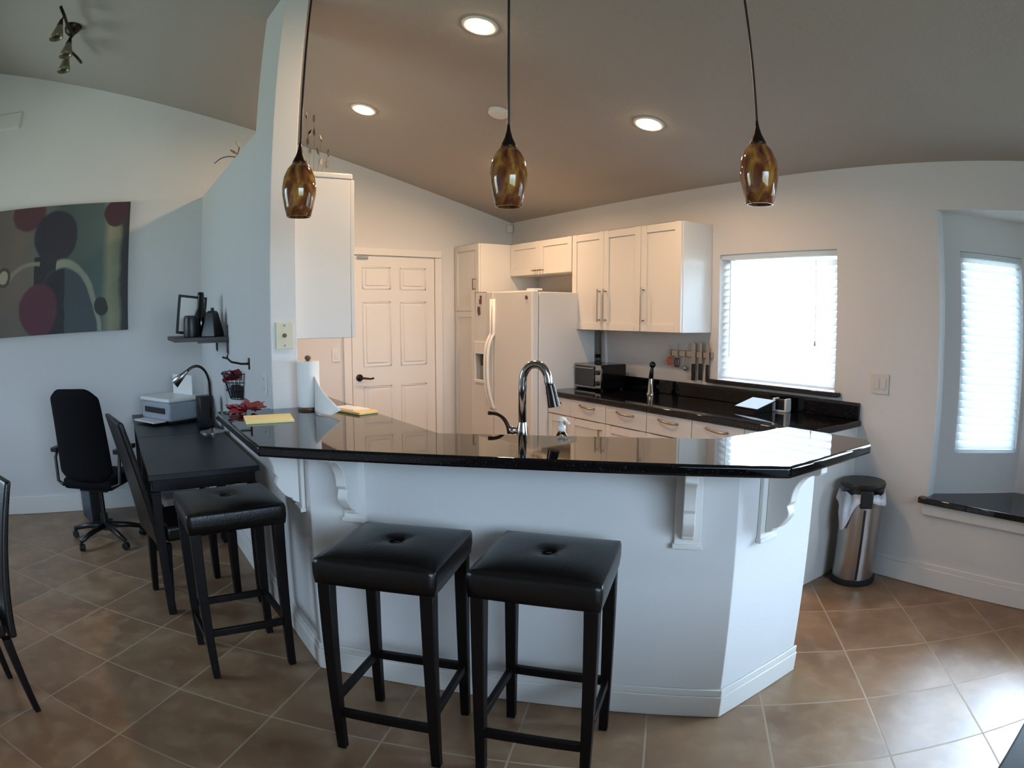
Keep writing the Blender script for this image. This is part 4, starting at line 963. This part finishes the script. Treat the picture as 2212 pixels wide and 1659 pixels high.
# liner: draped skirt over the rim
mb = MB(); sg = 60; R0 = []; R1 = []; R2 = []
for k_ in range(sg):
    a = 2 * pi * k_ / sg; w_ = 0.003 * sin(9 * a) + 0.002 * sin(17 * a + 1)
    drop = 0.035 + 0.012 * sin(3 * a + 1) + 0.15 * math.exp(-((((a - radians(254)) + pi) % (2 * pi) - pi) / 0.36) ** 2) - 0.02 * math.exp(-((((a - radians(308)) + pi) % (2 * pi) - pi) / 0.3) ** 2)
    R0.append(mb.bm.verts.new((0.128 * cos(a), 0.128 * sin(a), 0.52)))
    R1.append(mb.bm.verts.new(((0.138 + w_) * cos(a), (0.138 + w_) * sin(a), 0.548 + w_ * 2)))
    R2.append(mb.bm.verts.new(((0.141 + 2 * w_ + 0.01) * cos(a), (0.141 + 2 * w_ + 0.01) * sin(a), 0.525 - drop)))
for k_ in range(sg):
    k2 = (k_ + 1) % sg; mb.bm.faces.new((R0[k_], R0[k2], R1[k2], R1[k_])); mb.bm.faces.new((R1[k_], R1[k2], R2[k2], R2[k_]))
lb = mb.build('bin_liner', M['bag'], None, smooth=True); so = lb.modifiers.new('solid', 'SOLIDIFY'); so.thickness = 0.002
lb.location = (3.945, -0.185, 0); tag(lb, 'white plastic bag hanging over the rim of the steel trash can', 'bin liner')

# ------------------------------------------------------------------ things on the bar
BZ = 1.0685
t = thing('paper_towel_roll', 'white paper towel roll with loose sheet on the bar beside the column', 'paper towels', (2.598, -2.858, BZ))
MB().lathe([(0.052, 0), (0.052, 0.008), (0.05, 0.012)], seg=32).cyl((0, 0, 0.01), 0.009, 0.235, 16).ball((0, 0, 0.244), 0.015, 0.8).build('holder', M['brown'], t, smooth='auto')
MB().lathe([(0.02, 0.013), (0.053, 0.013), (0.053, 0.228), (0.02, 0.228)], seg=40, cap=False).build('roll', M['paper'], t, smooth='auto')
# loose sheet: leaves the roll and flares over the bar
mb = MB(); cols, rows = 9, 13; V = {}
for j in range(rows):
    v = j / (rows - 1)
    for i in range(cols):
        u = i / (cols - 1)
        # u along height (0 bottom .. 1 top), v away from the roll
        top = 0.135 * (1 - v ** 1.6) + 0.022
        x = 0.045 + 0.235 * v + 0.02 * u * v; y = 0.012 - 0.045 * sin(v * 2.6) + 0.04 * v * u
        z = 0.004 + (top) * u
        V[i, j] = mb.bm.verts.new((x * cos(0.1) - y * sin(0.1), x * sin(0.1) + y * cos(0.1), z))
for i in range(cols - 1):
    for j in range(rows - 1): mb.bm.faces.new((V[i, j], V[i + 1, j], V[i + 1, j + 1], V[i, j + 1]))
ls = mb.build('loose_sheet', M['paper'], t, smooth=True); so = ls.modifiers.new('solid', 'SOLIDIFY'); so.thickness = 0.0015
t = thing('yellow_notepad', 'yellow notepad lying on the left arm of the bar top', 'notepad', (2.835, -3.10, BZ), radians(0))
MB().prism([(-0.125, -0.095), (0.085, -0.125), (0.115, 0.075), (-0.09, 0.11)], 0.0, 0.008).build('pages', M['yellow'], t, bevel=0.001)
t = thing('loose_papers', 'cream paper bag and papers on the bar behind the paper towels', 'papers', (2.79, -2.70, BZ), radians(10))
MB().prism([(-0.10, -0.065), (0.13, -0.05), (0.12, 0.055), (-0.06, 0.06)], 0.0, 0.012).build('paper_bag', M['cream'], t, bevel=0.003)
MB().prism([(-0.12, -0.03), (0.05, -0.05), (0.07, 0.03), (-0.10, 0.05)], 0.0125, 0.016).xf(Matrix.Rotation(radians(12), 4, 'Z')).build('folded_sheet', M['paper'], t)

# ------------------------------------------------------------------ decorations on the partition ledge
def twig(name, label, loc, stems, leaves, m_leaf, group=None):
    t = thing(name, label, 'decoration', loc, 0, group)
    mb = MB()
    for s_ in stems: mb.tube(s_, [0.005] + [0.0035] * (len(s_) - 1), 6)
    mb.build('stems', M['leaf'], t, smooth=True)
    if leaves:
        lf = MB()
        for p, d, L_, w_ in leaves:
            p = Vector(p); d = Vector(d).normalized(); s_ = d.cross(Vector((0.6, 0.77, 0.1))).normalized()
            nn = d.cross(s_).normalized() * 0.0012
            out_ = [p, p + d * L_ * 0.35 + s_ * w_, p + d * L_ * 0.75 + s_ * w_ * 0.7, p + d * L_, p + d * L_ * 0.75 - s_ * w_ * 0.7, p + d * L_ * 0.35 - s_ * w_]
            A = [lf.bm.verts.new(v + nn) for v in out_]; B = [lf.bm.verts.new(v - nn) for v in out_]
            lf.bm.faces.new(A); lf.bm.faces.new(B[::-1])
            for k_ in range(6): lf.bm.faces.new((A[k_], B[k_], B[(k_ + 1) % 6], A[(k_ + 1) % 6]))
        lf.build('leaves', m_leaf, t)
    return t
random.seed(11)
# leafy metal sprig standing on the wall cabinet by the column
spots = [(a + 2.75, b - 2.2405) for a, b in ((-2.711, 2.636), (-2.668, 2.62), (-2.695, 2.531), (-2.662, 2.539), (-2.698, 2.481), (-2.683, 2.427), (-2.633, 2.431), (-2.574, 2.425), (-2.62, 2.372), (-2.586, 2.358), (-2.616, 2.51))]
stems = [bez((0.10, 0.0, 0), (0.04, 0.0, 0.15), (0.05, 0.02, 0.28), (0.04, 0.02, 0.40), 8), bez((0.10, 0.0, 0), (0.08, 0, 0.1), (0.10, 0.02, 0.28), (0.082, 0.02, 0.38), 8), bez((0.10, 0, 0), (0.12, 0, 0.05), (0.15, 0, 0.1), (0.176, 0.0, 0.18), 8), bez((0.10, 0, 0), (0.12, 0, 0.1), (0.125, 0, 0.2), (0.134, 0.0, 0.27), 8)]
stems = [[(v.x * 0 - 0.0, v.x, v.z) for v in s_] for s_ in stems]
lv = [((0, a, b - 0.02), (0, random.uniform(-.4, .4), 1), 0.046, 0.018) for a, b in spots]
twig('metal_leaf_sprig', 'thin bronze leaf sprig standing on top of the wall cabinet by the column', (2.05, -2.75, 2.2405), [], lv, M['bronze'])
bpy.data.objects.remove([o for o in bpy.data.objects if o.name.startswith('stems')][-1])
t = [o for o in bpy.data.objects if o.name.startswith('metal_leaf_sprig')][-1]
mb = MB()
for s_ in stems: mb.tube(s_, 0.0009, 5)
mb.cyl((0, 0.085, 0), 0.045, 0.012, 20).build('stem_stand', M['leaf'], t)
twig('curled_branch', 'curled dry branch lying on top of the low wing wall', (1.15, -2.95, 2.5005),
     [bez((-0.05, 0, 0.006), (0.1, -0.04, 0.05), (0.2, -0.02, 0.01), (0.42, -0.05, 0.045), 10), bez((0.22, -0.02, 0.025), (0.20, -0.12, 0.05), (0.05, -0.12, 0.04), (0.0, -0.14, 0.03), 8)],
     [((0.42, -0.05, 0.045), (0.5, -0.4, 0.4), 0.06, 0.01), ((0.3, -0.04, 0.03), (0.2, -0.7, 0.3), 0.06, 0.01)], M['leaf'])
